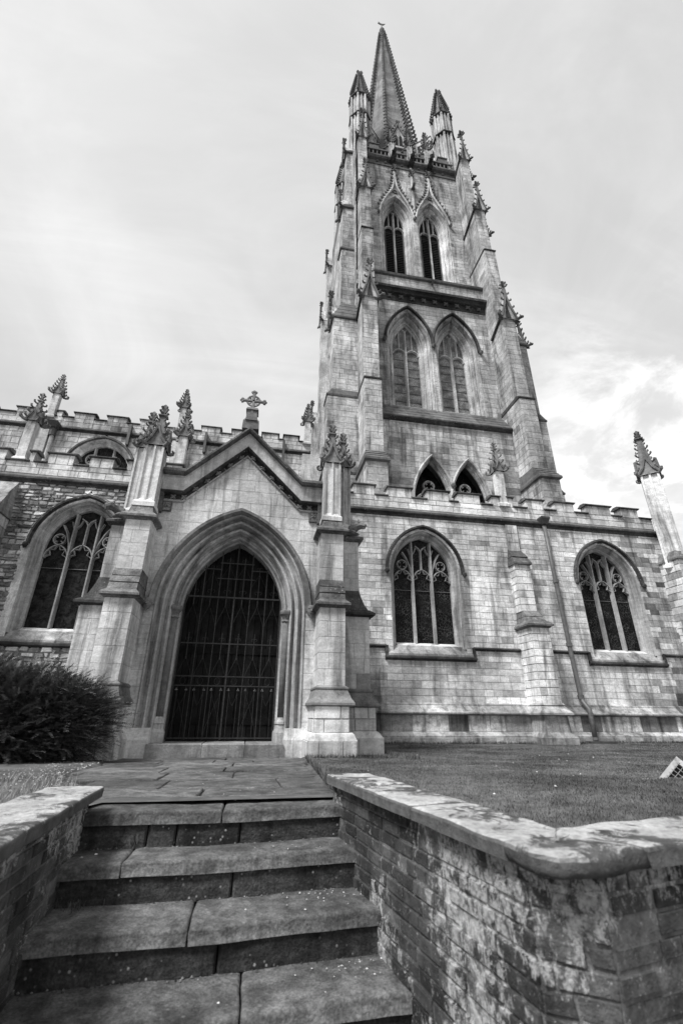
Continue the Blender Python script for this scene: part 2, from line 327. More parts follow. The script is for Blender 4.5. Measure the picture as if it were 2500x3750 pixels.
# ------------------------------------------------------------------ masonry: courses of separate stones on a recessed mortar bed
class Masonry:
    def __init__(s, name, mat, parent, mortar='mortar', label=None):
        s.name, s.mat, s.parent, s.mortar, s.label = name, mat, parent, mortar, label; s.core = MB(); s.bl = []
    def face(s, mp, rows, umin, umax, opens=(), lens=(0.45, 0.95), tonef=None, proud=0.012, joint=0.005, jit=0.0, dark=0.05, minlen=0.12, sd_=0.09, back=True):
        fu = lambda f, z: f(z) if callable(f) else f
        for z0, z1 in zip(rows, rows[1:]):
            e = 1e-3; segs = [(fu(umin, z0), fu(umin, z1), fu(umax, z0), fu(umax, z1))]
            for op in opens:
                o0, o1 = op(z0+e), op(z1-e)
                if o0 is None and o1 is None: continue
                if o0 is None: mm = (o1[0]+o1[1])/2; o0 = (mm, mm)
                if o1 is None: mm = (o0[0]+o0[1])/2; o1 = (mm, mm)
                ns = []
                for a0, a1, b0, b1 in segs:
                    if o0[1] <= a0 and o1[1] <= a1 or o0[0] >= b0 and o1[0] >= b1: ns.append((a0, a1, b0, b1)); continue
                    if max(o0[0]-a0, o1[0]-a1) > 0.02: ns.append((a0, a1, max(o0[0], a0), max(o1[0], a1)))
                    if max(b0-o0[1], b1-o1[1]) > 0.02: ns.append((min(o0[1], b0), min(o1[1], b1), b0, b1))
                segs = ns
            for a0, a1, b0, b1 in segs:
                if b0-a0 < 0.02 and b1-a1 < 0.02: continue
                if back: s.core.face([mp(a0, z0, 0), mp(b0, z0, 0), mp(b1, z1, 0), mp(a1, z1, 0)], 1.0)
                w = max(b0-a0, b1-a1); lo, hi = lens; u = 0; cuts = [0.0]; first = rnd.uniform(0.35, 1)
                while True:
                    u += rnd.uniform(lo, hi)*first; first = 1
                    if u > w-minlen: break
                    cuts.append(u/w)
                cuts.append(1.0)
                am, bm = max(a0, a1), min(b0, b1)
                if bm-am > 0.15:
                    cuts = [(am+c*(bm-am),)*2 for c in cuts]; cuts[0] = (a0, a1); cuts[-1] = (b0, b1)
                else: cuts = [(a0, a1), (b0, b1)]
                for c0, c1 in zip(cuts, cuts[1:]):
                    q = [(c0[0], z0), (c1[0], z0), (c1[1], z1), (c0[1], z1)]
                    cu, cz = sum(p[0] for p in q)/4, (z0+z1)/2
                    t = max(0.5, rnd.gauss(1, sd_))
                    if rnd.random() < dark: t *= rnd.uniform(0.5, 0.75)
                    if tonef: t *= tonef(cu, cz)
                    s.block(mp, q, proud*rnd.uniform(0.7, 1.4), joint, t, jit)
    def block(s, mp, q, proud, joint, t, jit=0.0):
        cu = sum(p[0] for p in q)/4; cz = sum(p[1] for p in q)/4
        def ins(d, j=0):
            r = []
            for u, z in q:
                ww = max(abs(u-cu), 1e-4); hh = max(abs(z-cz), 1e-4)
                fu, fz = max(0.15, 1-d/ww), max(0.15, 1-d/hh)
                r.append((cu+(u-cu)*fu+(rnd.uniform(-j, j) if j else 0), cz+(z-cz)*fz+(rnd.uniform(-j, j) if j else 0)))
            return r
        o = ins(joint, jit); i_ = [(u+(cu-u)*0.0, z) for u, z in ins(joint+min(0.012, proud*0.8), jit*0.9)] if not jit else [(cu+(u-cu)*0.82, cz+(z-cz)*0.72) for u, z in o]
        v = [mp(u, z, -0.02) for u, z in o] + [mp(u, z, proud*(1 if not jit else rnd.uniform(0.6, 1.2))) for u, z in i_]
        f = [(4, 5, 6, 7), (0, 1, 5, 4), (1, 2, 6, 5), (2, 3, 7, 6), (3, 0, 4, 7)]
        P = [proj(p) for p in v[4:]]; a = 0
        if all(P):
            cx = sum(p[0] for p in P)/4; cy = sum(p[1] for p in P)/4
            if -40 < cx < 2540 and -40 < cy < 3790:
                a = abs(sum(P[k][0]*P[(k+1) % 4][1]-P[(k+1) % 4][0]*P[k][1] for k in range(4)))/2
        s.bl.append((a, v, f, t))
    def box(s, x0, x1, y0, y1, z0, z1, faces='FL', rowh=0.3, lens=(0.3, 0.6), tonef=None, **kw):
        s.core.box(x0, x1, y0, y1, z0, z1); n = max(1, round((z1-z0)/rowh))
        rows = [z0+(z1-z0)*k/n for k in range(n+1)]
        for F in faces:
            mp, u0, u1 = {'F': (lambda u, z, d: (u, y0-d, z), x0, x1), 'L': (lambda u, z, d: (x0-d, u, z), y0, y1), 'R': (lambda u, z, d: (x1+d, u, z), y0, y1)}[F]
            s.face(mp, rows, u0, u1, (), lens, tonef, back=False, **kw)
    def emit(s, n, stone='stone', smooth=False, rest='masonry_courses'):
        root = s.core.build(s.name, s.mortar, s.parent, label=s.label) if s.core.f else part(s.name, s.parent, s.label)
        s.bl.sort(key=lambda b: -b[0])
        for a, v, f, t in s.bl[:n]:
            if a <= 0: break
            o = link(stone, mesh(stone, v, f, [t]*5, M[s.mat]), root); shade(o, smooth)
        k = min(n, sum(1 for b in s.bl if b[0] > 0))
        if len(s.bl) > k:
            mb = MB()
            for a, v, f, t in s.bl[k:]:
                b = mb.add(v); mb.f += [tuple(b+i for i in q) for q in f]; mb.t += [t]*5
            mb.build(rest, s.mat, root, smooth, kind='stuff')
        return root
def rows_(z0, z1, h, var=0.25):
    r = [z0]
    while r[-1] < z1-h*0.6: r.append(min(z1, r[-1]+h*rnd.uniform(1-var, 1+var)))
    if z1-r[-1] > 1e-4: r.append(z1)
    return r

# ------------------------------------------------------------------ pointed arches
class Arch:
    def __init__(s, xc, w, zs, h): s.xc, s.w, s.zs, s.h = xc, w, zs, h; s.R = (w*w+h*h)/(2*w)
    def pts(s, o=0.0, n=12, zb=None):
        R = s.R; th = math.acos(max(-1, min(1, (s.w-R)/(R+o)))); l = []
        for k in range(n+1):
            a = PI+(th-PI)*k/n; l.append((s.xc-s.w+R+(R+o)*math.cos(a), s.zs+(R+o)*math.sin(a)))
        r = [(2*s.xc-x, z) for x, z in reversed(l[:-1])]; l = l+r
        if zb is not None: l = [(l[0][0], zb)]+l+[(l[-1][0], zb)]
        return l
    def top(s, x, o=0.0):
        v = (s.R+o)**2-(abs(x-s.xc)+s.R-s.w)**2
        return s.zs+math.sqrt(v) if v > 0 else s.zs
    def span(s, o=0.0, zb=-9):
        def f(z):
            if z < zb: return None
            if z <= s.zs: return (s.xc-s.w-o, s.xc+s.w+o)
            v = (s.R+o)**2-(z-s.zs)**2
            hw = math.sqrt(v)-(s.R-s.w) if v > 0 else -1
            return (s.xc-hw, s.xc+hw) if hw > 0 else None
        return f
    def mould(s, mb, prof, zb=None, n=12, tone=1.0, vary=0.12):
        L_ = [[(x, y, z) for x, z in s.pts(o, n, zb)] for o, y in prof]
        m = len(L_[0])-1; tn = []; c = 1
        for i in range(m):
            if i % 2 == 0: c = tone*max(0.6, rnd.gauss(1, vary))
            tn.append(c)
        for A, B in zip(L_, L_[1:]): mb.strip(A, B, tn)
        return L_
    def fill(s, mb, y, zb, o=0.0, n=12, t=1.0):
        mb.face([(x, y, z) for x, z in s.pts(o, n, zb)], t)

# shared small carved pieces -------------------------------------------------
def crocket_mesh(mat):
    mb = MB(); mb.tube([(0, 0, 0), (0.45, 0, 0.02), (0.85, 0, 0.3), (0.95, 0, 0.68), (0.68, 0, 0.85)], [0.30, 0.24, 0.27, 0.22, 0.10], 6)
    mb.tube([(0.75, 0.0, 0.25), (0.85, 0.38, 0.42)], [0.2, 0.08], 5); mb.tube([(0.75, 0.0, 0.25), (0.85, -0.38, 0.42)], [0.2, 0.08], 5)
    return mesh('crocket', mb.v, mb.f, mb.t, M[mat])
def finial_mesh(mat):
    mb = MB(); mb.tube([(0, 0, 0), (0, 0, 0.35), (0, 0, 0.7), (0, 0, 0.95), (0, 0, 1.1)], [0.15, 0.13, 0.2, 0.17, 0.05], 6)
    for z, r in ((0.30, 0.34), (0.66, 0.25)):
        for k in range(4):
            a = k*PI/2+PI/4; c, s = math.cos(a), math.sin(a)
            mb.tube([(0.05*c, 0.05*s, z), (r*0.7*c, r*0.7*s, z+0.02), (r*c, r*s, z+0.14), (r*0.8*c, r*0.8*s, z+0.24)], [0.10, 0.09, 0.10, 0.04], 5)
    return mesh('finial', mb.v, mb.f, mb.t, M[mat])
def fleuron_mesh(mat):
    mb = MB()
    for k in range(4):
        a = k*PI/2+PI/4; c, s = math.cos(a), math.sin(a)
        mb.tube([(0, -0.15, 0), (0.45*c, -0.35, 0.45*s), (0.9*c, -0.2, 0.9*s)], [0.3, 0.34, 0.2], 5)
    mb.tube([(0, 0, 0), (0, -0.45, 0), (0, -0.6, 0)], [0.35, 0.3, 0.1], 6)
    return mesh('fleuron', mb.v, mb.f, mb.t, M[mat])
def gargoyle_mesh(mat):                                     # crouching beast, looks along -Y
    mb = MB(); mb.tube([(0, 0.25, -0.1), (0, -0.2, -0.02), (0, -0.55, 0.1), (0, -0.85, 0.16), (0, -1.08, 0.06)], [0.26, 0.3, 0.2, 0.22, 0.12], 7)
    for s in (-1, 1):
        mb.tube([(0.14*s, -0.75, 0.3), (0.2*s, -0.7, 0.48)], [0.08, 0.03], 4); mb.tube([(0.2*s, -0.1, -0.1), (0.24*s, -0.42, -0.26), (0.18*s, -0.55, -0.32)], [0.12, 0.09, 0.05], 5)
    mb.tube([(0, -0.85, 0.02), (0, -1.05, -0.06)], [0.12, 0.07], 5)
    return mesh('gargoyle', mb.v, mb.f, mb.t, M[mat])
def head_mesh(mat):                                         # carved label-stop head, looks along -Y
    mb = MB(); rings = []
    for z, rx, ry in ((-0.62, 0.12, 0.14), (-0.5, 0.3, 0.3), (-0.2, 0.42, 0.44), (0.1, 0.47, 0.48), (0.38, 0.44, 0.46), (0.58, 0.24, 0.26)):
        rings.append([(rx*math.cos(2*PI*k/10), ry*math.sin(2*PI*k/10)-0.25, z) for k in range(10)])
    mb.loft(rings); mb.tube([(0, -0.66, 0.12), (0, -0.86, -0.12), (0, -0.7, -0.16)], [0.07, 0.1, 0.05], 5)
    for s in (-1, 1):
        mb.tube([(0.1*s, -0.7, 0.2), (0.36*s, -0.58, 0.18)], [0.07, 0.05], 4); mb.tube([(0.46*s, -0.2, 0.12), (0.52*s, -0.2, -0.14)], [0.12, 0.07], 5)
    mb.tube([(-0.16, -0.66, -0.28), (0.16, -0.66, -0.28)], [0.06, 0.06], 5); mb.tube([(0, -0.5, -0.5), (0, -0.5, -0.85)], [0.2, 0.05], 6)
    return mesh('label_stop', mb.v, mb.f, mb.t, M[mat])
SH = {}
for k_, f_ in (('crocket', crocket_mesh), ('finial', finial_mesh), ('fleuron', fleuron_mesh), ('gargoyle', gargoyle_mesh), ('head', head_mesh)):
    for m_ in ('carved', 'tower_carved', 'dark', 'spire'): SH[k_, m_] = f_(m_)
def put(kind, mat, parent, loc, scale, rz=0.0, ry=0.0, name=None):
    mw = Matrix.Translation(loc) @ Matrix.Rotation(rz, 4, 'Z') @ Matrix.Rotation(ry, 4, 'Y') @ Matrix.Scale(scale, 4)
    return link(name or ('label_stop' if kind == 'head' else kind), SH[kind, mat], parent, mw)
def drip(mb, x0, x1, y0, y1, z, pr=0.09, h=0.14, t=1.0):     # projecting string course round a rectangle, weathered on top
    mb.rects([(x0-.0, x1+.0, y0-.0, y1, z-0.06), (x0-pr*.4, x1+pr*.4, y0-pr*.4, y1, z-0.02), (x0-pr, x1+pr, y0-pr, y1, z), (x0-pr, x1+pr, y0-pr, y1, z+h*0.35), (x0-.005, x1+.005, y0-.005, y1, z+h)], t)
def pinnacle(parent, cx, cy, z0, z1, z2, hw, mat='porch', cmat='carved', rot=0.0, ncr=4, panel=True, cs=0.16, label=None, fin=0.36, gab=0.42):
    p = part('pinnacle', parent, label); Mx = Matrix.Translation((cx, cy, 0)) @ Matrix.Rotation(rot, 4, 'Z')
    a = MB(Mx); b = hw*0.80
    a.rects([(-hw*1.15, hw*1.15, -hw*1.15, hw*1.15, z0), (-hw*1.15, hw*1.15, -hw*1.15, hw*1.15, z0+0.10), (-b, b, -b, b, z0+0.2), (-b, b, -b, b, z1)])
    if panel:
        r = hw*0.24
        for sx in (-1, 1):
            for sy in (-1, 1): a.box(sx*hw-(r if sx > 0 else 0), sx*hw+(r if sx < 0 else 0), sy*hw-(r if sy > 0 else 0), sy*hw+(r if sy < 0 else 0), z0+0.12, z1+0.02, rnd.uniform(.92, 1.08))
        for k in range(4):
            m2 = MB(Mx @ Matrix.Rotation(k*PI/2, 4, 'Z')); m2.box(-r*0.42, r*0.42, -hw*0.98, -b+0.01, z0+0.14, z1-0.02)
            o = a.add([]); base = len(a.v); a.v += m2.v; a.f += [tuple(base+i for i in q) for q in m2.f]; a.t += m2.t
    a.build('shaft', mat, p)
    gh = hw*2.3*gab/0.42
    for k in range(4):
        g = MB(Mx @ Matrix.Rotation(k*PI/2, 4, 'Z')); W = hw*1.12
        g.prism_y([(-W, z1-0.03), (W, z1-0.03), (W*0.55, z1+gh*0.32), (0, z1+gh), (-W*0.55, z1+gh*0.32)], -hw*1.06, -hw*0.2)
        for sx in (-1, 1):
            g.tube([(sx*W*1.12, -hw*1.16, z1-0.04), (sx*W*0.5, -hw*1.18, z1+gh*0.34), (0, -hw*1.12, z1+gh*1.06)], hw*0.16, 5, 0.8)
        g.build('gablet', cmat, p)
        put('crocket', cmat, p, Mx @ Vector((math.cos(k*PI/2+PI/4)*hw*1.35, math.sin(k*PI/2+PI/4)*hw*1.35, z1-0.02)), cs*1.35, rot+k*PI/2+PI/4)
    zt = z2-fin; s_ = MB(Mx); bb = hw*0.86
    s_.rects([(-bb, bb, -bb, bb, z1+0.0), (-bb*0.8, bb*0.8, -bb*0.8, bb*0.8, z1+(zt-z1)*0.35), (-hw*0.26, hw*0.26, -hw*0.26, hw*0.26, zt), (-hw*0.5, hw*0.5, -hw*0.5, hw*0.5, zt+0.02), (-hw*0.5, hw*0.5, -hw*0.5, hw*0.5, zt+0.05)])
    s_.build('spirelet', cmat, p)
    for k in range(4):
        an = k*PI/2+PI/4
        for j in range(ncr):
            f = (j+0.55)/ncr; r = (bb*(1-0.2*f/0.35) if f < 0.35 else bb*0.8+(hw*0.26-bb*0.8)*(f-0.35)/0.65)*1.35
            z = z1+(zt-z1)*f; q = Mx @ Vector((math.cos(an)*r, math.sin(an)*r, z)); put('crocket', cmat, p, q, cs*(1-0.3*f), rot+an)
    put('finial', cmat, p, (cx, cy, zt+0.03), fin*0.92, rot)
    return p
def gablet(parent, xc, yf, z0, w, h, depth, rot=0.0, cmat='tower_carved', org=None, beasts=True, cs=0.3):
    # gabled buttress head facing -Y before rotation about org
    R_ = Matrix.Translation(org or (0, 0, 0)) @ Matrix.Rotation(rot, 4, 'Z') @ Matrix.Translation(-Vector(org or (0, 0, 0)))
    p = part('buttress_gablet', parent); g = MB(R_); W = w/2*1.0
    g.prism_y([(xc-W, z0), (xc+W, z0), (xc+W*0.42, z0+h*0.30), (xc, z0+h*0.62), (xc-W*0.42, z0+h*0.30)], yf-0.1, yf+depth); g.build('gable_block', 'tower', p)
    c = MB(R_)
    for sx in (-1, 1): c.tube([(xc+sx*W*1.08, yf-0.2, z0-0.05), (xc+sx*W*0.46, yf-0.2, z0+h*0.30), (xc+sx*W*.12, yf-0.2, z0+h*0.55), (xc, yf-0.2, z0+h*0.82)], 0.085*w, 5)
    c.tube([(xc, yf-0.16, z0+h*0.55), (xc, yf-0.1, z0+h*0.9)], [0.13*w, 0.07*w], 6); c.build('coping', cmat, p)
    d = MB(R_); d.prism_y([(xc-W*0.35, z0+0.03), (xc+W*0.35, z0+0.03), (xc, z0+h*0.45)], yf-0.13, yf-0.105, 0.35); d.build('painted_recess', cmat, p)  # flat dark triangle on the face; a recess's shade is put into its tone
    for sx in (-1, 1):
        for j in range(4):
            f = (j+0.6)/4.4; x = xc+sx*W*((1-f)**1.6*1.05+.06); q = R_ @ Vector((x, yf-0.2, z0+h*0.84*f)); put('crocket', cmat, p, q, cs*w, rot+(0 if sx > 0 else PI))
        if beasts: put('gargoyle', cmat, p, R_ @ Vector((xc+sx*W*1.0, yf-0.02, z0-0.02)), 0.5*w, rot+sx*0.75)
    put('finial', cmat, p, R_ @ Vector((xc, yf-0.12, z0+h*0.84)), h*0.2+0.1, rot)
    return p

# ================================================================== THE CHURCH
church = thing('church', 'large grey stone Gothic church with a pointed porch, battlements and a tall spired tower', 'church', (4.0, 14.4, 0.0))
SY = lambda Y: (lambda u, z, d: (u, Y-d, z))                 # wall facing the camera at depth Y
FX = lambda X: (lambda u, z, d: (X-d, u, z))                 # wall facing left (-X)
FXr = lambda X: (lambda u, z, d: (X+d, u, z))
def dot3(prof, n=4):
    return prof

def head_ribs(mb, xc, hw_, zs, rise, wd_, y, dep, cusp=True):  # pointed, cusped light head
    a = Arch(xc, hw_, zs, rise); P = a.pts(0, 6); mb.rib(P, wd_, y, dep)
    if cusp:
        n = len(P)
        for i0, i1, q in ((0, 3, 0.34), (3, 6, 0.26)):
            for mir in (False, True):
                p0, p1 = P[i0], P[i1 if i1 < n else n-1]; mx, mz = (p0[0]+p1[0])/2, (p0[1]+p1[1])/2
                cx, cz = xc, zs+rise*0.12; dx, dz = cx-mx, cz-mz; l = math.hypot(dx, dz); tip = (mx+dx/l*hw_*q, mz+dz/l*hw_*q)
                pts = [p0, ((p0[0]+tip[0])/2+(p0[0]-tip[0])*0.05, (p0[1]+tip[1])/2+0.04*hw_), tip, ((p1[0]+tip[0])/2, (p1[1]+tip[1])/2+0.06*hw_), p1]
                if mir: pts = [(2*xc-x, z) for x, z in pts]
                mb.rib(pts, wd_*0.55, y+dep*0.15, dep*0.7)
def circle_rib(mb, x, z, r, wd_, y, dep, foils=4):
    mb.rib([(x+r*math.cos(2*PI*k/14), z+r*math.sin(2*PI*k/14)) for k in range(15)], wd_, y, dep)
    for k in range(foils):
        a = 2*PI*k/foils+PI/4; mb.rib([(x+r*math.cos(a), z+r*math.sin(a)), (x+r*0.42*math.cos(a), z+r*0.42*math.sin(a))], wd_*0.7, y+dep*.1, dep*0.7)

def aisle_window(xc, Y, glass, label, zoff=0.0):
    p = part('window', church, label); A = Arch(xc, 1.04, 5.30, 1.33); zb = 2.93; yg = Y+0.46
    g = MB(); A.fill(g, yg, zb-0.05, 0.02); g.build('glass', glass, p)
    t = MB(); w3 = 1.04*2/3
    for sx in (-1, 1):
        x = xc+sx*w3/2; t2 = MB(); t2.rib([(x, zb-0.02), (x, A.top(x)-0.02)], 0.105, yg-0.17, 0.16); t2.build('mullion', 'tracery', p)
    for k in (-1, 0, 1):
        x = xc+k*w3; zs = 5.02 if k else 5.05; head_ribs(t, x, w3/2-0.02, zs, 0.42, 0.06, yg-0.13, 0.12)
    t.rib([(xc, 5.46), (xc, 6.15)], 0.075, yg-0.13, 0.12)
    t.rib([(xc, 6.12), (xc-0.07, 6.25), (xc-0.2, 6.34)], 0.07, yg-0.12, 0.11); t.rib([(xc, 6.12), (xc+0.07, 6.25), (xc+0.2, 6.34)], 0.07, yg-0.12, 0.11)
    for sx in (-1, 1):
        circle_rib(t, xc+sx*w3*1.02, 5.62, 0.17, 0.06, yg-0.12, 0.11)
        t.rib([(xc+sx*w3/2, 5.15), (xc+sx*(w3/2+0.07), 5.5), (xc+sx*(w3/2+0.2), 5.85), (xc+sx*(w3/2+0.34), 6.08)], 0.08, yg-0.13, 0.12)
        for dx_ in (0.17,): t.rib([(xc+sx*dx_, 6.28), (xc+sx*(dx_+0.06), 6.12), (xc+sx*(dx_+0.13), 6.02)], 0.05, yg-0.1, 0.09)
        t.rib([(xc+sx*(w3/2+0.04), 6.0), (xc+sx*(w3/2+0.12), 6.22)], 0.05, yg-0.1, 0.09)
    t.build('tracery', 'tracery', p)
    b = MB()
    for z in (4.72,): b.tube([(xc-1.03, yg-0.02, z), (xc+1.03, yg-0.02, z)], 0.012, 4)
    b.build('saddle_bar', 'iron_leaf', p)
    f = MB(); A.mould(f, [(0.0, yg), (0.0, yg-0.12), (0.06, yg-0.20), (0.09, yg-0.20), (0.11, yg-0.25), (0.125, Y+0.12), (0.15, Y+0.08), (0.17, Y+0.09), (0.185, Y+0.0), (0.215, Y-0.010), (0.225, Y+0.02)], zb-0.18, 12, 1.0); f.build('jamb_moulding', 'jamb', p)
    h = MB(); A.mould(h, [(0.26, Y+0.01), (0.28, Y-0.05), (0.30, Y-0.12), (0.36, Y-0.12), (0.385, Y-0.04), (0.39, Y+0.02)], None, 12, 1.0, 0.18); h.build('hood_mould', 'dark', p)
    for sx in (-1, 1): put('head', 'dark', p, (xc+sx*1.39, Y-0.06, 5.24), 0.15, 0)
    s = MB(); s.loft([[(xc-1.42, Y-0.07, 2.50), (xc+1.42, Y-0.07, 2.50), (xc+1.42, yg, 2.50), (xc-1.42, yg, 2.50)], [(xc-1.42, Y-0.07, 2.56), (xc+1.42, Y-0.07, 2.56), (xc+1.42, yg, 2.56), (xc-1.42, yg, 2.56)], [(xc-1.40, Y+0.16, 2.84), (xc+1.40, Y+0.16, 2.84), (xc+1.38, yg, 2.84), (xc-1.38, yg, 2.84)]]); s.build('sill', 'plinth', p)
    s = MB(); s.loft([[(xc-1.04, Y+0.17, 2.842), (xc+1.04, Y+0.17, 2.842), (xc+1.04, yg, 2.842), (xc-1.04, yg, 2.842)], [(xc-1.03, yg-0.1, 2.94), (xc+1.03, yg-0.1, 2.94), (xc+1.03, yg+0.0, 2.96), (xc-1.03, yg, 2.96)]]); s.build('sill_slope', 'porch', p)
    d = MB()
    for sx in (-1, 1):
        d.box(xc+sx*1.47-0.05, xc+sx*1.47+0.05, Y-0.07, Y+0.02, 2.42, 2.80)
    d.prism_x([(Y+0.02, 2.34), (Y-0.04, 2.37), (Y-0.11, 2.42), (Y-0.11, 2.47), (Y-0.05, 2.503), (Y+0.02, 2.503)], xc-1.52, xc+1.52); d.build('sill_string', 'dark', p)
    return A
def parapet(Y, zs, zc, zm, spans, x0, x1, mat='aisle', th=0.34, n=60, cap='cope', lab=None):
    w = Masonry('parapet', mat, church, label=lab); rows = [zs+0.12, zs+0.12+(zc-zs-0.12)*0.55, zc]
    w.core.box(x0, x1, Y, Y+th, zs-0.1, zc-0.002); w.face(SY(Y), rows, x0, x1, (), (0.45, 1.1), back=False, dark=0.03, sd_=0.12)
    for a, b in spans:
        w.core.box(a, b, Y, Y+th, zc-0.002, zm); w.face(SY(Y), [zc, zm], a, b, (), (0.25, 0.45), back=False, dark=0.03, sd_=0.12)
        w.face(FX(a), [zc, zm], Y, Y+th, (), (0.3, 0.5), back=False)
    root = w.emit(n)
    caps = []
    for a, b in spans: caps.append((a, b, zm))
    e = [x0]+[v for s_ in spans for v in s_]+[x1]
    for a, b in zip(e[0::2], e[1::2]):
        if b-a > 0.05: caps.append((a, b, zc))
    for a, b, z in caps:
        c = MB(); ov = 0.07 if z == zm else -0.012
        c.loft([[(a-ov, Y-0.02, z), (b+ov, Y-0.02, z), (b+ov, Y+th+.02, z), (a-ov, Y+th+.02, z)], [(a-ov, Y-0.08, z+0.02), (b+ov, Y-0.08, z+0.02), (b+ov, Y+th+.08, z+0.02), (a-ov, Y+th+.08, z+0.02)],
                [(a-ov, Y-0.08, z+0.05), (b+ov, Y-0.08, z+0.05), (b+ov, Y+th+.08, z+0.05), (a-ov, Y+th+.08, z+0.05)], [(a-ov+.02*(z == zm), Y+0.08, z+0.13), (b+ov-.02*(z == zm), Y+0.08, z+0.13), (b+ov, Y+th-.08, z+0.13), (a-ov, Y+th-.08, z+0.13)]], rnd.uniform(.8, 1.2)); c.build('coping_stone', cap, root)
    return root
def string_x(Y, z, x0, x1, mat='dark', pr=0.12, h=0.24, name='string_course'):
    m = MB(); xs = [x0]
    while xs[-1] < x1: xs.append(min(x1, xs[-1]+rnd.uniform(0.7, 1.3)))
    for a, b in zip(xs, xs[1:]):
        m.prism_x([(Y+0.02, z-h*0.62), (Y-pr*0.25, z-h*0.5), (Y-pr*0.35, z-h*0.28), (Y-pr, z-h*0.12), (Y-pr, z+h*0.06), (Y-pr*0.4, z+h*0.3), (Y+0.02, z+h*0.42)], a+0.002, b-0.002, rnd.uniform(.85, 1.2))
    return m.build(name, mat, church)

# ---------------------------------------------------------------- south aisle, west part (right of the porch)
YA = 14.4; W1, W2 = 5.54, 12.66
A1 = Arch(W1, 1.04, 5.30, 1.33); A2 = Arch(W2, 1.04, 5.30, 1.33)
def tone_w(u, z):
    t = 1.0
    if u > 13.6:
        n_ = noise.noise((u*0.9, z*0.9, 3.3)); t *= 0.52 if n_ > 0.12 else 1.0
        if rnd.random() < 0.28: t *= rnd.uniform(0.30, 0.7)
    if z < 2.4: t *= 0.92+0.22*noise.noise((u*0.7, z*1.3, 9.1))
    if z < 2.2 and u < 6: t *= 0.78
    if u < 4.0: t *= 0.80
    return t
wl = Masonry('aisle_wall', 'aisle', church, label='pale coursed ashlar aisle wall right of the porch')
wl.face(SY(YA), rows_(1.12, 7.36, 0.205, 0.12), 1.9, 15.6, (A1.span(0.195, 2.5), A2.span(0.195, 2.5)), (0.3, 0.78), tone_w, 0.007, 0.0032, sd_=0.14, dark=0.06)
wl.core.box(1.9, 15.6, YA+0.5, YA+0.6, 0, 7.4)
wl.emit(300)
pl = Masonry('plinth_course', 'plinth', church, label='stained lower plinth stones under the aisle wall')
pl.core.prism_x([(YA-0.13, -0.3), (YA-0.13, 0.82), (YA+0.1, 0.82), (YA+0.1, -0.3)], 1.9, 15.7)
pl.face(SY(YA-0.13), [0.33, 0.80], 1.9, 15.7, (), (0.35, 0.75), lambda u, z: rnd.choice([0.35, 0.5, 0.7, 0.8, 0.9, 1.7]) if u < 9 else rnd.choice([0.5, 1.3, 1.9, 1.0]), 0.012, 0.007, back=False)
pl.face(SY(YA-0.30), [-0.1, 0.19], 1.9, 15.7, (), (0.6, 1.3), None, 0.014, 0.008)
pl.emit(70)
m = MB()
for a in np.arange(1.9, 15.6, 0.95):
    m.prism_x([(YA-0.30, 0.19), (YA-0.30, 0.225), (YA-0.14, 0.335), (YA+0.02, 0.335), (YA+0.02, 0.19)], a, a+0.945, rnd.uniform(.75, 1.3))
m.build('base_course', 'plinth', church)
m = MB()
for a in np.arange(1.9, 15.6, 1.05):
    t = rnd.uniform(.7, 1.25)
    m.prism_x([(YA+0.02, 0.80), (YA-0.20, 0.795), (YA-0.28, 0.83), (YA-0.28, 0.865), (YA-0.20, 0.90), (YA-0.12, 1.00), (YA-0.07, 1.06), (YA-0.07, 1.09), (YA-0.04, 1.125), (YA+0.02, 1.13)], a, a+1.047, t)
m.build('plinth_moulding', 'plinth', church)
aisle_window(W1, YA, 'glass', 'three-light stained glass window between the porch and the downpipe')
aisle_window(W2, YA, 'glass', 'three-light stained glass window near the blackened corner stones')
for a, b in ((1.9, W1-1.47), (W1+1.47, 8.66), (9.32, W2-1.47), (W2+1.47, 15.6)): string_x(YA, 2.78, a, b, 'dark', 0.09, 0.14, 'sill_string')
string_x(YA, 7.46, 1.9, 15.5, 'dark', 0.13, 0.30)
spW = [(3.03, 3.80), (4.32, 5.20), (5.81, 6.66), (7.04, 7.91), (8.42, 8.70), (9.04, 9.24), (9.84, 10.54), (11.06, 11.85), (12.45, 13.47), (13.95, 14.72)]
parapet(YA, 7.5, 8.06, 8.44, spW, 2.3, 15.3, 'aisle', 0.34, 60, lab='battlemented parapet over the right-hand aisle')
# buttress between the two windows
b = Masonry('buttress', 'aisle', church, label='stepped buttress between the two right-hand windows')
b.box(8.68, 9.34, 13.62, YA+0.1, 1.12, 3.44, 'FL', 0.24, (0.3, 0.66), dark=0.03)
b.box(8.72, 9.28, 14.02, YA+0.1, 4.0, 5.70, 'FL', 0.24, (0.3, 0.6), dark=0.02)
b.box(8.76, 9.20, 14.31, YA+0.1, 6.25, 7.28, 'F', 0.34, (0.3, 0.6), dark=0.0)
b.emit(60)
m = MB(); drip(m, 8.66, 9.36, 13.60, YA+.05, 3.46, 0.10, 0.16); m.rects([(8.67, 9.35, 13.62, YA, 3.58), (8.72, 9.30, 13.80, YA, 3.80), (8.71, 9.29, 13.78, YA, 3.805), (8.74, 9.28, 14.0, YA, 4.03)]); m.build('weathering_slope', 'weather', church)
m = MB(); m.rects([(8.66, 9.34, 13.93, YA, 5.66), (8.66, 9.34, 13.93, YA, 5.72), (8.70, 9.30, 14.1, YA, 5.96), (8.69, 9.31, 14.06, YA, 5.97), (8.76, 9.24, 14.36, YA, 6.32)]); m.build('weathering_slope', 'weather', church)
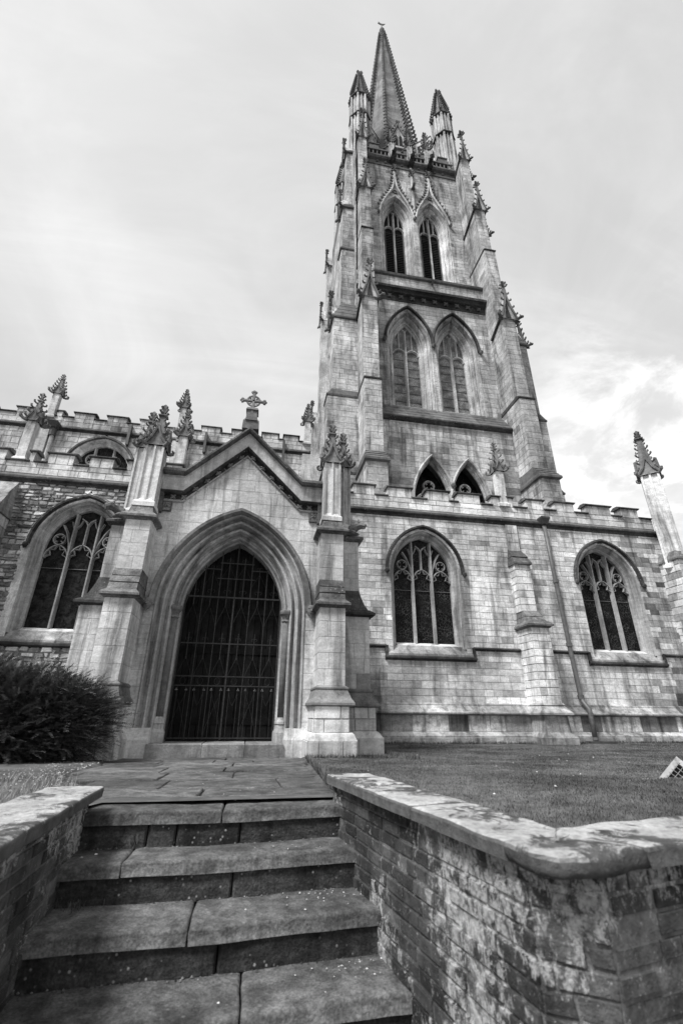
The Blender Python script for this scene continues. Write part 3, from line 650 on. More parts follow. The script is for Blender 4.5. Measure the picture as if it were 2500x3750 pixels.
m = MB(); m.rects([(8.50, 9.52, 13.36, YA, -0.2), (8.50, 9.52, 13.36, YA, 0.2), (8.60, 9.42, 13.50, YA, 0.34), (8.62, 9.40, 13.54, YA, 0.80), (8.50, 9.52, 13.40, YA, 0.82), (8.50, 9.52, 13.40, YA, 0.87), (8.64, 9.38, 13.58, YA, 1.06), (8.62, 9.40, 13.56, YA, 1.09), (8.66, 9.36, 13.60, YA, 1.14)]); m.build('buttress_plinth', 'plinth', church)
pinnacle(church, 8.87, 14.5, 8.05, 9.62, 11.0, 0.19, 'aisle', 'carved', 0, 4, False, 0.15)
# downpipe
dpart = part('downpipe', church, 'grey downpipe with a hopper beside the right-hand window')
m = MB(); m.tube([(10.32, YA-0.14, 7.42), (10.36, YA-0.14, 5.6), (10.44, YA-0.14, 2.6), (10.49, YA-0.14, 1.35), (10.50, YA-0.2, 1.2), (10.50, YA-0.42, 1.0), (10.51, YA-0.42, 0.10)], 0.075, 9); m.build('pipe', 'pipe', dpart, True)
for z, x in ((5.2, 10.37), (3.0, 10.43), (1.36, 10.49)):
    m = MB(); m.tube([(x, YA-0.14, z-0.06), (x, YA-0.14, z+0.06)], 0.10, 9); m.build('pipe_socket', 'pipe', dpart)
for z in (0.85, 0.16):
    m = MB(); m.tube([(10.51, YA-0.42, z-0.04), (10.51, YA-0.42, z+0.04)], 0.085, 9); m.build('pipe_socket', 'pipe', dpart)
m = MB(); m.rects([(10.22, 10.42, YA-0.25, YA-0.04, 7.38), (10.15, 10.49, YA-0.34, YA-0.03, 7.60), (10.15, 10.49, YA-0.34, YA-0.03, 7.66)]); m.build('hopper', 'lead', dpart)
m = MB(); m.box(10.2, 11.1, YA-0.62, YA-0.34, 0.0, 0.09); m.build('drain_kerb', 'lead', dpart)
d2 = part('downpipe', church, 'short lead pipe and hopper in the angle by the porch')
m = MB(); m.tube([(2.52, YA-0.2, 7.25), (2.52, YA-0.2, 6.3)], 0.07, 8); m.build('pipe', 'pipe', d2)
m = MB(); m.rects([(2.42, 2.62, YA-0.34, YA-.05, 7.25), (2.34, 2.72, YA-0.44, YA-.05, 7.46), (2.34, 2.72, YA-0.44, YA-.05, 7.52)]); m.build('hopper', 'lead', d2)
# west corner: diagonal buttress and tall pinnacle
cb = Masonry('corner_buttress', 'aisle', church, label='angle buttress at the far right corner of the aisle'); 
cb.box(15.05, 15.75, 13.55, 14.6, 0, 6.2, 'FL', 0.25, (0.3, 0.6), lambda u, z: rnd.choice([0.45, 0.8, 1, 1]))
cb.emit(20)
m = MB(); m.rects([(15.0, 15.8, 13.5, 14.6, 6.15), (15.0, 15.8, 13.5, 14.6, 6.22), (15.12, 15.7, 13.65, 14.6, 6.5)]); m.build('weathering_slope', 'weather', church)
pinnacle(church, 15.40, 14.0, 5.9, 9.85, 12.05, 0.33, 'aisle', 'carved', PI/4, 5, True, 0.16, 'tall panelled pinnacle at the far right corner', 0.45, 0.4)

# ---------------------------------------------------------------- south aisle, east part (left of the porch), rubble walling
YL = 14.1; WL = -5.47
AL = Arch(WL, 1.04, 5.30, 1.33)
rb = Masonry('rubble_wall', 'rubble', church, 'rubble_mortar', 'rough rubble aisle wall left of the porch')
rb.face(SY(YL), rows_(0.0, 7.28, 0.13, 0.5), -16, -2.8, (AL.span(0.40, 2.5),), (0.09, 0.40), lambda u, z: rnd.choice([0.4, 0.55, 0.65, 0.75, 0.85, 1.0, 1.1, 1.3, 1.7]), 0.04, 0.010, 0.030, 0.12, 0.06)
rb.core.box(-16, -2.8, YL+0.5, YL+0.6, 0, 7.4)
rb.emit(300)
m = MB(); AL.mould(m, [(0.21, YL-0.004), (0.44, YL-0.02), (0.45, YL+0.03)], 2.5, 12, 1.0, 0.15); m.build('window_dressings', 'aisle', church)
aisle_window(WL, YL, 'pict', 'three-light figured stained glass window left of the porch')
for a, b_ in ((-16, WL-1.47), (WL+1.47, -2.8)): string_x(YL, 2.50, a, b_, 'dark', 0.09, 0.14, 'sill_string')
string_x(YL, 7.42, -16, -2.8, 'dark', 0.13, 0.30)
spL = [(-14.2, -13.4), (-12.9, -12.1), (-11.6, -10.9), (-10.3, -9.5), (-9.0, -8.20), (-7.50, -7.38), (-6.98, -6.23), (-5.75, -5.03), (-4.60, -3.85), (-3.4, -2.9)]
parapet(YL, 7.46, 8.0, 8.36, spL, -16, -2.6, 'aisle', 0.34, 60, lab='battlemented parapet over the left-hand aisle')
pinnacle(church, -7.84, 14.27, 8.0, 9.58, 10.75, 0.175, 'porch', 'carved', 0, 4, False, 0.17)
pinnacle(church, -3.04, 14.27, 8.0, 9.58, 10.75, 0.175, 'porch', 'carved', 0, 4, False, 0.16)
b = Masonry('buttress', 'porch', church, label='stepped buttress at the left edge of the aisle')
b.box(-8.35, -7.50, 12.85, YL+.1, 0, 4.7, 'FR', 0.36, (0.4, 0.8)); b.box(-8.3, -7.54, 13.3, YL+.1, 5.35, 6.0, 'FR', 0.33, (0.4, 0.8)); b.emit(30)
m = MB(); drip(m, -8.35, -7.50, 12.85, YL, 4.72, 0.09, 0.14); m.rects([(-8.35, -7.5, 12.85, YL, 4.8), (-8.32, -7.52, 13.2, YL, 5.4)]); m.rects([(-8.36, -7.48, 13.22, YL, 6.0), (-8.36, -7.48, 13.22, YL, 6.06), (-8.31, -7.53, 13.6, YL, 6.6), (-8.31, -7.53, 13.62, YL, 6.7), (-8.28, -7.56, YL-0.05, YL, 7.24)]); m.build('weathering_slope', 'plinth', church)
m = MB(); m.box(-16, -2.4, YL+0.1, 20.5, 7.9, 8.0); m.box(2.3, 15.0, YA+0.1, 20.2, 7.9, 8.0); m.build('aisle_roof', 'roof', church)

# ---------------------------------------------------------------- nave clerestory
YC = 20.5
CW = [Arch(x, 1.25, 11.2, 1.45) for x in (-19.8, -13.85, -7.95, -2.0)]
cl_ = Masonry('clerestory_wall', 'clere', church, label='pale clerestory wall behind the aisle battlements')
cl_.face(SY(YC), rows_(8.0, 13.2, 0.34, 0.15), -26, 2.02, [a.span(0.28) for a in CW], (0.4, 0.95), None, 0.012, 0.008)
cl_.core.box(-26, 2.02, YC+0.6, YC+0.7, 8, 13.3); cl_.core.box(1.97, 2.02, YC, 22, 8, 14)
cl_.emit(160)
for a in CW[1:]:
    p = part('window', church, 'clerestory window half hidden by the parapet'); g = MB(); a.fill(g, YC+0.4, 8.5, 0.02); g.build('glass', 'glass', p)
    f = MB(); a.mould(f, [(0, YC+0.4), (0, YC+0.28), (0.14, YC+0.2), (0.2, YC+0.05), (0.30, YC-0.01), (0.34, YC+0.02)], 8.5, 10); f.build('jamb_moulding', 'porch', p)
    h = MB(); a.mould(h, [(0.26, YC), (0.28, YC-0.12), (0.36, YC-0.12), (0.40, YC+0.02)], None, 10); h.build('hood_mould', 'cope', p)
    t = MB()
    for sx in (-1, 1): t.rib([(a.xc+sx*0.42, 8.6), (a.xc+sx*0.42, a.top(a.xc+sx*0.42))], 0.13, YC+0.24, 0.14); circle_rib(t, a.xc+sx*0.5, 11.85, 0.26, 0.09, YC+0.26, 0.12)
    head_ribs(t, a.xc, 0.4, 11.0, 0.5, 0.1, YC+0.26, 0.12); t.build('tracery', 'jamb', p)
string_x(YC, 13.25, -26, 2.0, 'dark', 0.13, 0.26)
spC = []
for bx in (-22.6, -16.63, -10.65, -4.62):
    spC += [(bx-1.52, bx-0.95), (bx+1.05, bx+1.95), (bx+2.56, bx+3.46)] if bx < -16 else [(bx+0.28, bx+0.5), (bx+1.05, bx+1.95), (bx+2.56, bx+3.46), (bx+4.1, bx+4.9)]
spC = [(-12.16, -11.35)]+[s_ for s_ in spC if s_[0] > -11]+[(0.6, 1.35)]
spC = sorted(set(spC)); sp2 = []
for s_ in spC:
    if not sp2 or s_[0] > sp2[-1][1]+0.15: sp2.append(s_)
sp2 = [(-25, -24.2), (-23.5, -22.7), (-22, -21.2), (-20.5, -19.7), (-19, -18.2), (-17.5, -16.9), (-15.6, -14.7), (-14.1, -13.2)]+sp2
parapet(YC, 13.27, 13.9, 14.2, sp2, -26, 2.02, 'clere', 0.4, 60, lab='battlemented parapet along the nave')
for x in (-16.63, -10.65, -4.62, 1.80):
    b = MB(); b.box(x-0.22, x+0.22, YC-0.18, YC, 8, 13.1, 0.95); b.build('pilaster', 'clere', church)
    pinnacle(church, x, YC+0.05, 13.75, 15.2, 16.45, 0.19, 'clere', 'carved', 0, 5, False, 0.17)
for x in (-10.25, -4.2):
    d = part('downpipe', church, None); m = MB(); m.tube([(x, YC-0.16, 12.95), (x, YC-0.16, 8.2)], 0.09, 8); m.build('pipe', 'porch', d)
    m = MB(); m.tube([(x, YC-0.16, 12.7), (x, YC-0.16, 13.1)], 0.15, 8); m.rects([(x-.16, x+.16, YC-.36, YC, 13.1), (x-.24, x+.24, YC-.5, YC, 13.36)]); m.build('hopper', 'lead', d)
for x in (-10.95, -6.9, -3.3, 0.6):
    m = MB(); m.box(x-.06, x+.06, YC-0.24, YC-0.02, 12.6, 13.75); m.build('lead_spout', 'lead', church)

# ---------------------------------------------------------------- porch
XP, YP = -0.575, 10.2
D = Arch(XP, 1.11, 2.86, 1.70)
def gm(s):
    def f(z):
        h = 2.3 if z < 5.95 else max(0.02, (7.30-z)*1.0+0.05)
        return XP+s*h
    return f
pw = Masonry('porch_wall', 'porch', church, 'porch_mortar', label='pale smooth ashlar front of the gabled porch')
pw.face(SY(YP), rows_(0.0, 7.2, 0.30, 0.06), gm(-1), gm(1), (D.span(0.50, -1),), (0.5, 1.0), None, 0.004, 0.002, dark=0.0, sd_=0.045)
pw.emit(90)
m = MB()
for sx in (-1, 1): m.box(XP+sx*2.3-(0.35 if sx > 0 else 0), XP+sx*2.3+(0 if sx > 0 else 0.35), YP+0.45, YL+0.3, 0, 5.7)
m.box(XP-2.3, XP-1.13, YP+0.46, YP+0.9, 0, 6.0); m.box(XP+1.13, XP+2.3, YP+0.46, YP+0.9, 0, 6.0)
m.build('porch_side_wall', 'porch', church)
m = MB(); m.prism_y([(XP-2.3, 5.7), (XP+2.3, 5.7), (XP, 7.25)], YP+0.42, YL+0.4); m.build('porch_roof', 'roof', church)
# arch orders
dw = part('doorway', church, 'deeply moulded pointed porch archway')
m = MB(); D.mould(m, [(0.50, YP-0.015), (0.475, YP-0.03), (0.46, YP+0.0), (0.455, YP+0.13), (0.42, YP+0.19), (0.375, YP+0.17), (0.365, YP+0.08), (0.34, YP+0.06), (0.315, YP+0.08), (0.305, YP+0.17), (0.275, YP+0.28), (0.235, YP+0.28), (0.225, YP+0.19), (0.20, YP+0.17), (0.175, YP+0.19), (0.15, YP+0.30)], 0.44, 14, 1.0, 0.07); m.build('outer_order', 'jamb', dw)
m = MB(); D.mould(m, [(0.15, YP+0.30), (0.15, YP+0.38), (0.12, YP+0.39), (0.09, YP+0.36), (0.06, YP+0.36), (0.04, YP+0.40), (0.035, YP+0.47), (0.0, YP+0.50), (0.0, YP+0.95)], 0.24, 14, 0.9, 0.07); m.build('inner_order', 'jamb', dw)
m = MB(); D.mould(m, [(0.50, YP+0.02), (0.52, YP-0.07), (0.55, YP-0.14), (0.61, YP-0.15), (0.645, YP-0.06), (0.66, YP+0.02)], None, 14, 1.15, 0.1); m.build('hood_mould', 'carved', dw)
for sx in (-1, 1):
    put('head', 'carved', dw, (XP+sx*1.72, YP-0.1, 2.86), 0.20)
    x = XP+sx*1.215; m = MB(); m.tube([(x, YP+0.31, 0.66), (x, YP+0.31, 2.74)], 0.075, 10, 0.85); m.build('nook_shaft', 'carved', dw, True)
    m = MB(); m.loft([[(x+r*math.cos(PI/4*k+PI/8), YP+0.31+r*math.sin(PI/4*k+PI/8), z) for k in range(8)] for z, r in ((2.66, .085), (2.68, .105), (2.71, .085), (2.74, .085), (2.80, .11), (2.84, .15), (2.88, .16), (2.91, .16), (2.93, .13))]); m.build('capital', 'carved', dw)
    m = MB(); m.loft([[(x+r*math.cos(PI/4*k+PI/8), YP+0.31+r*math.sin(PI/4*k+PI/8), z) for k in range(8)] for z, r in ((.20, .165), (.42, .165), (.48, .13), (.56, .12), (.58, .14), (.62, .135), (.66, .10), (.70, .08))]); m.build('shaft_base', 'jamb', dw)
    a, b_ = sorted((XP+sx*1.27, XP+sx*1.80)); m = MB(); m.rects([(a, b_, YP-0.10, YP+0.5, -0.1), (a, b_, YP-0.10, YP+0.5, 0.30), (a+.02, b_-.02, YP-0.03, YP+0.5, 0.50)]); m.build('plinth_block', 'porch', dw)
for a, b_ in ((XP-1.30, XP-0.28), (XP-0.274, XP+0.52), (XP+0.526, XP+1.27)):
    m = MB(); m.rects([(a, b_, YP-0.14, YP+0.8, -0.05), (a, b_, YP-0.14, YP+0.8, 0.215), (a+.01, b_-.01, YP-0.12, YP+0.8, 0.235)], rnd.uniform(.8, 1.1)); m.build('threshold_stone', 'threshold', dw)
# doors and the dark porch behind the gate
dr = part('door', church, 'dark planked double door behind the iron gate')
nb = 15
for k in range(nb):
    x0 = XP-1.12+2.24*k/nb; x1 = XP-1.12+2.24*(k+1)/nb-0.012
    m = MB(); m.prism_y([(x0, 0.24), (x1, 0.24), (x1, D.top(min(max(x1, XP-1.1), XP+1.1))), (x0, D.top(min(max(x0, XP-1.1), XP+1.1)))], YP+0.84+rnd.uniform(0, .006), YP+0.9, rnd.uniform(.7, 1.4)); m.build('plank', 'wood', dr)
for z in (0.55, 2.0, 2.9):
    m = MB(); m.box(XP-1.08, XP+1.08, YP+0.825, YP+0.842, z, z+0.14, 0.9); m.build('door_rail', 'wood', dr)
m = MB(); m.box(XP-1.3, XP+1.3, YP+0.95, YP+0.98, 0, 5); m.build('door_backing', 'void', dr)
# iron gate
gt = part('iron_gate', church, 'rusted wrought iron double gate with scrolls filling the arch')
YG = YP+0.60; X0, X1 = XP-1.075, XP+1.075; bay = (X1-X0)/6
def gbar(x, z0, z1, r, nm='bar'):
    m = MB(); m.box(x-r, x+r, YG-r, YG+r, z0, z1, rnd.uniform(.8, 1.3)); m.build(nm, 'iron', gt)
for k in range(7):
    x = X0+bay*k; gbar(x, 0.27, 3.24, 0.016 if k in (0, 3, 6) else 0.008, 'gate_stile' if k in (0, 3, 6) else 'bar')
    if 0 < k < 6: gbar(x, 3.25, D.top(x)-0.03, 0.011)
for k in range(6):
    x = X0+bay*(k+.5); gbar(x, 3.05, min(D.top(x)-0.08, 4.20 if k in (2, 3) else (3.98 if k in (1, 4) else 3.7)), 0.008)
    gbar(x, 1.85, 2.42, 0.007)
    gbar(x-bay*.25, 0.3, 1.3, 0.0045, 'dog_bar'); gbar(x+bay*.25, 0.3, 1.3, 0.0045, 'dog_bar')
for z, a, b_ in ((3.23, X0, X1), (2.19, X0, X1), (1.50, X0, X1), (1.31, X0, X1), (0.30, X0, X1), (4.06, X0+bay*2-.04, X0+bay*4+.04), (3.68, X0+bay*2-.08, X0+bay*4+.08), (3.90, X0+bay-.03, X0+bay*2+.02), (3.90, X0+bay*4-.02, X0+bay*5+.03)):
    m = MB(); r = 0.017 if z == 3.23 else 0.011; m.box(a, b_, YG-r-.004, YG+r+.004, z-r, z+r, rnd.uniform(.9, 1.3)); m.build('rail', 'iron', gt)
def scroll(x, z, s, sx, r=0.0045):
    P = [(x, YG, z-0.12*s)]+[(x+sx*s*(0.30-0.30*(1-k/14*0.75)*math.cos(PI*1.55*k/14)), YG, z+s*0.30*(1-k/14*0.6)*math.sin(PI*1.55*k/14)) for k in range(15)]
    m = MB(); m.tube(P, r, 5); m.build('scroll', 'iron', gt)
def strap(x, z, sx):
    m = MB(); m.tube([(x, YG, z), (x+sx*0.03, YG, z-0.10), (x+sx*bay*0.32, YG, z-0.30), (x+sx*bay*0.49, YG, z-0.48)], 0.004, 5); m.build('strap', 'iron', gt)
def leafs(x, z, s):
    m = MB()
    for a in (PI/2, PI/2+2.1, PI/2-2.1):
        cx, cz = x+s*0.6*math.cos(a), z+s*0.6*math.sin(a)
        m.loft([[(cx+s*0.5*math.cos(2*PI*k/8)*q, YG-0.012-dy, cz+s*0.5*math.sin(2*PI*k/8)*q) for k in range(8)] for q, dy in ((1, 0), (.6, .012))], rnd.uniform(.4, 1.5))
    m.build('leaf', 'iron_leaf', gt)
for k in range(6):
    x = X0+bay*(k+.5)
    for sx in (-1, 1):
        scroll(x, 3.36, 0.17, sx); strap(x, 3.06, sx); strap(x, 1.92, sx); scroll(x, 2.28, 0.13, sx)
        zt = 4.12 if k in (2, 3) else 3.95
        if 0 < k < 5: scroll(x, zt, 0.14, sx)
        if k not in (0, 5): m = MB(); m.tube([(x, YG, zt-0.13), (x+sx*bay*0.46, YG, zt-0.44)], 0.004, 4); m.build('strap', 'iron', gt)
        m = MB(); m.tube([(x, YG, 0.92), (x+sx*0.05, YG, 1.02), (x+sx*bay*0.28, YG, 1.20)], 0.004, 5); m.build('stem', 'iron', gt); leafs(x+sx*bay*0.28, 1.23, 0.028)
        if k % 2: continue
        m = MB(); m.tube([(x, YG, 0.92), (x+sx*0.06, YG, 0.75), (x+sx*bay*0.40, YG, 0.50), (x+sx*bay*.46, YG, 0.32)], 0.004, 5); m.build('stem', 'iron', gt)
    m = MB(); m.tube([(x+0.055*math.cos(2*PI*q/12), YG, 1.405+0.075*math.sin(2*PI*q/12)) for q in range(13)], 0.005, 4); m.build('ring', 'iron', gt)
for sx, xx in ((-1, X0-0.05), (1, X1+0.05)):
    for k in range(6): scroll(xx, 0.75+k*0.38, 0.13, sx*0.4, 0.005)
    gbar(xx+sx*0.03, 0.27, 3.0, 0.008)
# gable coping with fleurons
gp = part('porch_gable', church, 'steep porch gable with weathered coping and a row of carved flowers')
path = [(-1.88, 5.48), (-1.38, 5.48), (0, 6.86), (1.38, 5.48), (1.88, 5.48)]
def gstrip(name, mat, prof, tone=1.0):
    m = MB(); Ls = [[(XP+x, y, z+dz) for x, z in path] for dz, y in prof]
    for A, B in zip(Ls, Ls[1:]): m.strip(A, B, [tone*rnd.uniform(.93, 1.07) for _ in range(4)])
    m.build(name, mat, gp)
gstrip('lower_roll', 'jamb', [(-0.20, YP+.01), (-0.20, YP-0.05), (-0.17, YP-0.07), (-0.145, YP-0.04), (-0.145, YP-0.008)])
gstrip('flower_hollow', 'dark', [(-0.145, YP-0.008), (-0.03, YP-0.016)], 1.0)  # the hollow's shade is put into its dark colour behind the flowers
gstrip('drip_roll', 'dark', [(-0.03, YP-0.016), (-0.01, YP-0.14), (0.03, YP-0.18), (0.06, YP-0.14), (0.07, YP-0.09)], 1.2)
gstrip('raking_fascia', 'porch', [(0.07, YP-0.09), (0.40, YP-0.12), (0.43, YP-0.16)])
gstrip('coping_band', 'cope', [(0.43, YP-0.16), (0.45, YP-0.24), (0.50, YP-0.28), (0.565, YP-0.27), (0.60, YP-0.22), (0.62, YP-0.14), (0.70, YP-0.02), (0.70, YP+0.45)], 1.1)
for sx in (-1, 1):
    m = MB(); a, b_ = sorted((XP+sx*1.80, XP+sx*1.90)); m.box(a, b_, YP-0.14, YP, 4.98, 5.50); a, b_ = sorted((XP+sx*1.60, XP+sx*1.63)); m.box(a, b_, YP-0.05, YP, 5.06, 5.29); a, b_ = sorted((XP+sx*1.60, XP+sx*1.90)); m.box(a, b_, YP-0.06, YP, 5.03, 5.06); m.build('hollow_return', 'cope', gp)
    for fx, fz in ((1.71, 5.19), (1.60, 5.395), (1.36, 5.40), (1.13, 5.64), (0.89, 5.88), (0.65, 6.12), (0.40, 6.37), (0.145, 6.625)):
        put('fleuron', 'carved', gp, (XP+sx*fx, YP-0.03, fz), 0.085)
# gable cross
cr = part('gable_cross', church, 'carved stone cross on top of the porch gable')
m = MB(); m.rects([(XP-.21, XP+.21, YP-.26, YP+.14, 7.38), (XP-.20, XP+.20, YP-.26, YP+.14, 7.62), (XP-.15, XP+.15, YP-.20, YP+.10, 7.72), (XP-.12, XP+.12, YP-.18, YP+.08, 7.98), (XP-.16, XP+.16, YP-.22, YP+.12, 8.0), (XP-.13, XP+.13, YP-.2, YP+.1, 8.07), (XP-.07, XP+.07, YP-.12, YP+.02, 8.10)]); m.prism_y([(XP-.15, 7.62), (XP+.15, 7.62), (XP, 7.92)], YP-.29, YP-.19); m.build('cross_base', 'carved', cr)
m = MB(); cz = 8.38; m.tube([(XP, YP-.05, 8.06), (XP, YP-.05, 8.62)], 0.045, 6); m.tube([(XP-.26, YP-.05, cz), (XP+.26, YP-.05, cz)], 0.045, 6); m.tube([(XP+.165*math.cos(2*PI*k/20), YP-.05, cz+.165*math.sin(2*PI*k/20)) for k in range(21)], 0.028, 6); m.build('cross_shaft', 'carved', cr)
for a in (0, PI/2, PI):
    ex, ez = XP+.27*math.cos(a), cz+.27*math.sin(a); m = MB()
    for q in (a, a+1.2, a-1.2): m.tube([(ex, YP-.05, ez), (ex+.05*math.cos(q), YP-.05, ez+.05*math.sin(q)), (ex+.085*math.cos(q), YP-.05, ez+.085*math.sin(q))], [0.04, 0.045, 0.018], 5)
    m.build('fleur_end', 'carved', cr)
for a in (PI/4, 3*PI/4, 5*PI/4, 7*PI/4):
    m = MB(); m.tube([(XP+.165*math.cos(a), YP-.05, cz+.165*math.sin(a)), (XP+.09*math.cos(a), YP-.05, cz+.09*math.sin(a))], [.04, .015], 5); m.build('cusp', 'carved', cr)
# porch buttresses
for sx in (-1, 1):
    side = 'right' if sx > 0 else 'left'
    def X(a, b_): return sorted((XP+sx*a, XP+sx*b_))
    inn = 'L' if sx > 0 else 'R'
    b = Masonry('buttress', 'porch', church, 'porch_mortar', label='front buttress of the porch, %s of the doorway' % side)
    x0, x1 = X(1.83, 2.37); b.box(x0, x1, 9.40, YP+.1, 1.28, 2.84, 'F'+inn, 0.30, (0.3, 0.6), dark=0.0, proud=0.004, joint=0.0018, sd_=0.06)
    x0, x1 = X(1.83, 2.37); b.box(x0+.01, x1-.01, 9.62, YP+.1, 3.45, 4.60, 'F'+inn, 0.29, (0.3, 0.6), dark=0.0, proud=0.004, joint=0.0018, sd_=0.06)
    x0, x1 = X(1.74, 2.46); b.box(x0+.02, x1-.02, 9.31, YP+.1, 0.45, 0.92, 'F'+inn, 0.24, (0.3, 0.6), dark=0.0, sd_=0.1)
    x0, x1 = X(1.65, 2.57); b.box(x0, x1, 9.22, YP+.1, -0.1, 0.32, 'F'+inn, 0.42, (0.3, 0.6), dark=0.0, sd_=0.12)
    b.emit(60)
    m = MB(); x0, x1 = X(1.65, 2.57); y = (1.83, 2.37); e0, e1 = X(*y)
    m.rects([(x0, x1, 9.22, YP, 0.32), (x0+.05, x1-.05, 9.27, YP, 0.43), (x0+.08, x1-.08, 9.30, YP, 0.455)])
    m.build('plinth_chamfer', 'porch', church)
    m = MB(); m.rects([(x0+.08, x1-.08, 9.31, YP, 0.90), (x0+.03, x1-.03, 9.25, YP, 0.93), (x0+.03, x1-.03, 9.25, YP, 0.97), (x0+.09, x1-.09, 9.30, YP, 1.05), (e0-.04, e1+.04, 9.36, YP, 1.20), (e0-.055, e1+.055, 9.345, YP, 1.225), (e0-.055, e1+.055, 9.345, YP, 1.25), (e0-.0, e1+.0, 9.40, YP, 1.29)]); m.build('plinth_moulding', 'carved', church)
    m = MB(); drip(m, e0, e1, 9.40, YP, 2.86, 0.10, 0.13); m.rects([(e0-.005, e1+.005, 9.40, YP, 2.95), (e0, e1, 9.48, YP, 3.15), (e0-.01, e1+.01, 9.46, YP, 3.152), (e0, e1, 9.55, YP, 3.30)], 1.05); m.build('weathering_slope', 'weather', church)
    m = MB(); m.rects([(e0, e1, 9.535, YP, 3.30), (e0+.005, e1-.005, 9.61, YP, 3.46)]); m.build('weathering_top', 'weather', church)
    m = MB(); drip(m, e0+.01, e1-.01, 9.62, YP, 4.60, 0.11, 0.14); m.rects([(e0+.01, e1-.01, 9.62, YP, 4.70), (e0+.06, e1-.06, 9.67, YP, 4.92)], 1.1); m.build('cap_moulding', 'weather', church)
    pinnacle(church, XP+sx*2.09, 9.88, 4.90, 6.50, 7.72, 0.205, 'porch', 'carved', 0, 4, True, 0.125, 'front pinnacle of the porch on the %s' % side, 0.36)
    # side-facing buttress
    b = Masonry('buttress', 'porch', church, 'porch_mortar', label='side buttress of the porch on its %s flank' % side)
    x0, x1 = X(2.2, 3.12); b.box(x0, x1, 10.40, 11.0, 1.28, 2.88, 'F', 0.30, (0.3, 0.6), dark=0.02, proud=0.004, joint=0.0018, sd_=0.07)
    x0, x1 = X(2.2, 2.88); b.box(x0, x1, 10.42, 10.98, 3.45, 4.70, 'F', 0.29, (0.3, 0.6), dark=0.0, proud=0.004, joint=0.0018, sd_=0.06)
    x0, x1 = X(2.2, 3.22); b.box(x0, x1, 10.33, 11.05, 0.45, 0.92, 'F', 0.24, (0.3, 0.6), dark=0.0, sd_=0.1)
    x0, x1 = X(2.2, 3.36); b.box(x0, x1, 10.24, 11.1, -0.1, 0.32, 'F', 0.42, (0.4, 0.9), dark=0.0, sd_=0.1)
    b.emit(40)
    def XR(a, b_, y0, y1, z): q = X(a, b_); return (q[0], q[1], y0, y1, z)
    m = MB(); m.rects([XR(2.2, 3.36, 10.24, 11.1, .32), XR(2.2, 3.27, 10.30, 11.08, .43), XR(2.2, 3.22, 10.33, 11.05, .455)]); m.build('plinth_chamfer', 'porch', church)
    m = MB(); m.rects([XR(2.2, 3.22, 10.33, 11.05, .90), XR(2.2, 3.29, 10.26, 11.1, .93), XR(2.2, 3.29, 10.26, 11.1, .97), XR(2.2, 3.16, 10.36, 11.02, 1.20), XR(2.2, 3.18, 10.345, 11.03, 1.225), XR(2.2, 3.18, 10.345, 11.03, 1.25), XR(2.2, 3.12, 10.40, 11.0, 1.29)]); m.build('plinth_moulding', 'carved', church)
    m = MB(); m.rects([XR(2.2, 3.13, 10.39, 11.0, 2.84), XR(2.2, 3.25, 10.30, 11.08, 2.88), XR(2.2, 3.25, 10.30, 11.08, 2.93), XR(2.2, 3.13, 10.38, 11.0, 3.0)]); m.build('drip_course', 'dark', church)
    m = MB(); m.rects([XR(2.2, 3.12, 10.40, 11.0, 2.98), XR(2.2, 3.02, 10.41, 10.99, 3.12), XR(2.2, 2.93, 10.415, 10.985, 3.32), XR(2.2, 2.88, 10.42, 10.98, 3.5)]); m.build('weathering_top', 'weather', church)
    m = MB(); m.rects([XR(2.2, 2.88, 10.42, 10.98, 4.68), XR(2.2, 2.99, 10.31, 11.08, 4.74), XR(2.2, 2.99, 10.31, 11.08, 4.79), XR(2.2, 2.86, 10.44, 10.96, 4.87), XR(2.2, 2.50, 10.5, 10.9, 5.6)]); m.build('cap_moulding', 'weather', church)
    pinnacle(church, XP+sx*2.47, 10.40, 4.9, 6.72, 7.84, 0.175, 'porch', 'carved', 0, 4, True, 0.115, 'rear pinnacle of the porch on the %s' % side, 0.36)
    put('gargoyle', 'carved', church, (XP+sx*2.62, 10.3, 4.95), 0.42, sx*0.9)

# ---------------------------------------------------------------- tower
XT, YT = 9.62, 27.1
LW = [Arch(XT+s_*1.57, 0.88, 22.45, 2.12) for s_ in (-1, 1)]
UW = [Arch(XT+s_*1.48, 0.80, 36.35, 2.2) for s_ in (-1, 1)]
BW = [Arch(XT+s_*1.05, 1.04, 11.0, 2.55) for s_ in (-1, 1)]
tw = Masonry('tower_wall', 'tower', church, label='weathered ashlar south face of the tower')
def tone_t(u, z): return 0.92+0.35*noise.noise((u*0.35, z*0.22, 1.5)) + (0.05 if z < 16 else 0)
tw.face(SY(20.25), rows_(7.5, 16.0, 0.36, 0.12), XT-5, XT+5, [a.span(0.05) for a in BW], (0.5, 1.1), lambda u, z: tone_t(u, z)*(rnd.choice([1.15, 1.2, 1.1, 0.7])), 0.010, 0.006, sd_=0.06)
tw.face(SY(20.95), rows_(17.0, 26.0, 0.36, 0.10), XT-5, XT+5, [a.span(0.45, 17.0) for a in LW], (0.5, 1.2), tone_t, 0.010, 0.006)
tw.face(SY(20.85), rows_(26.9, 28.2, 0.42, 0.05), XT-5, XT+5, (), (0.6, 1.3), tone_t, 0.010, 0.006)
tw.face(SY(22.1), rows_(28.4, 43.0, 0.36, 0.10), XT-5, XT+5, [a.span(0.42, 29.5) for a in UW], (0.5, 1.2), tone_t, 0.010, 0.006)
tw.core.box(XT-5, XT+5, 22.05, 33.2, 0, 26.5); tw.core.box(XT-4.99, XT+4.99, 23.35, 33.19, 26.5, 44)
for a_, b__ in ((XT-4.98, XT-3.0), (XT+3.0, XT+4.98)): tw.core.box(a_, b__, 22.14, 23.4, 26.5, 43.1)
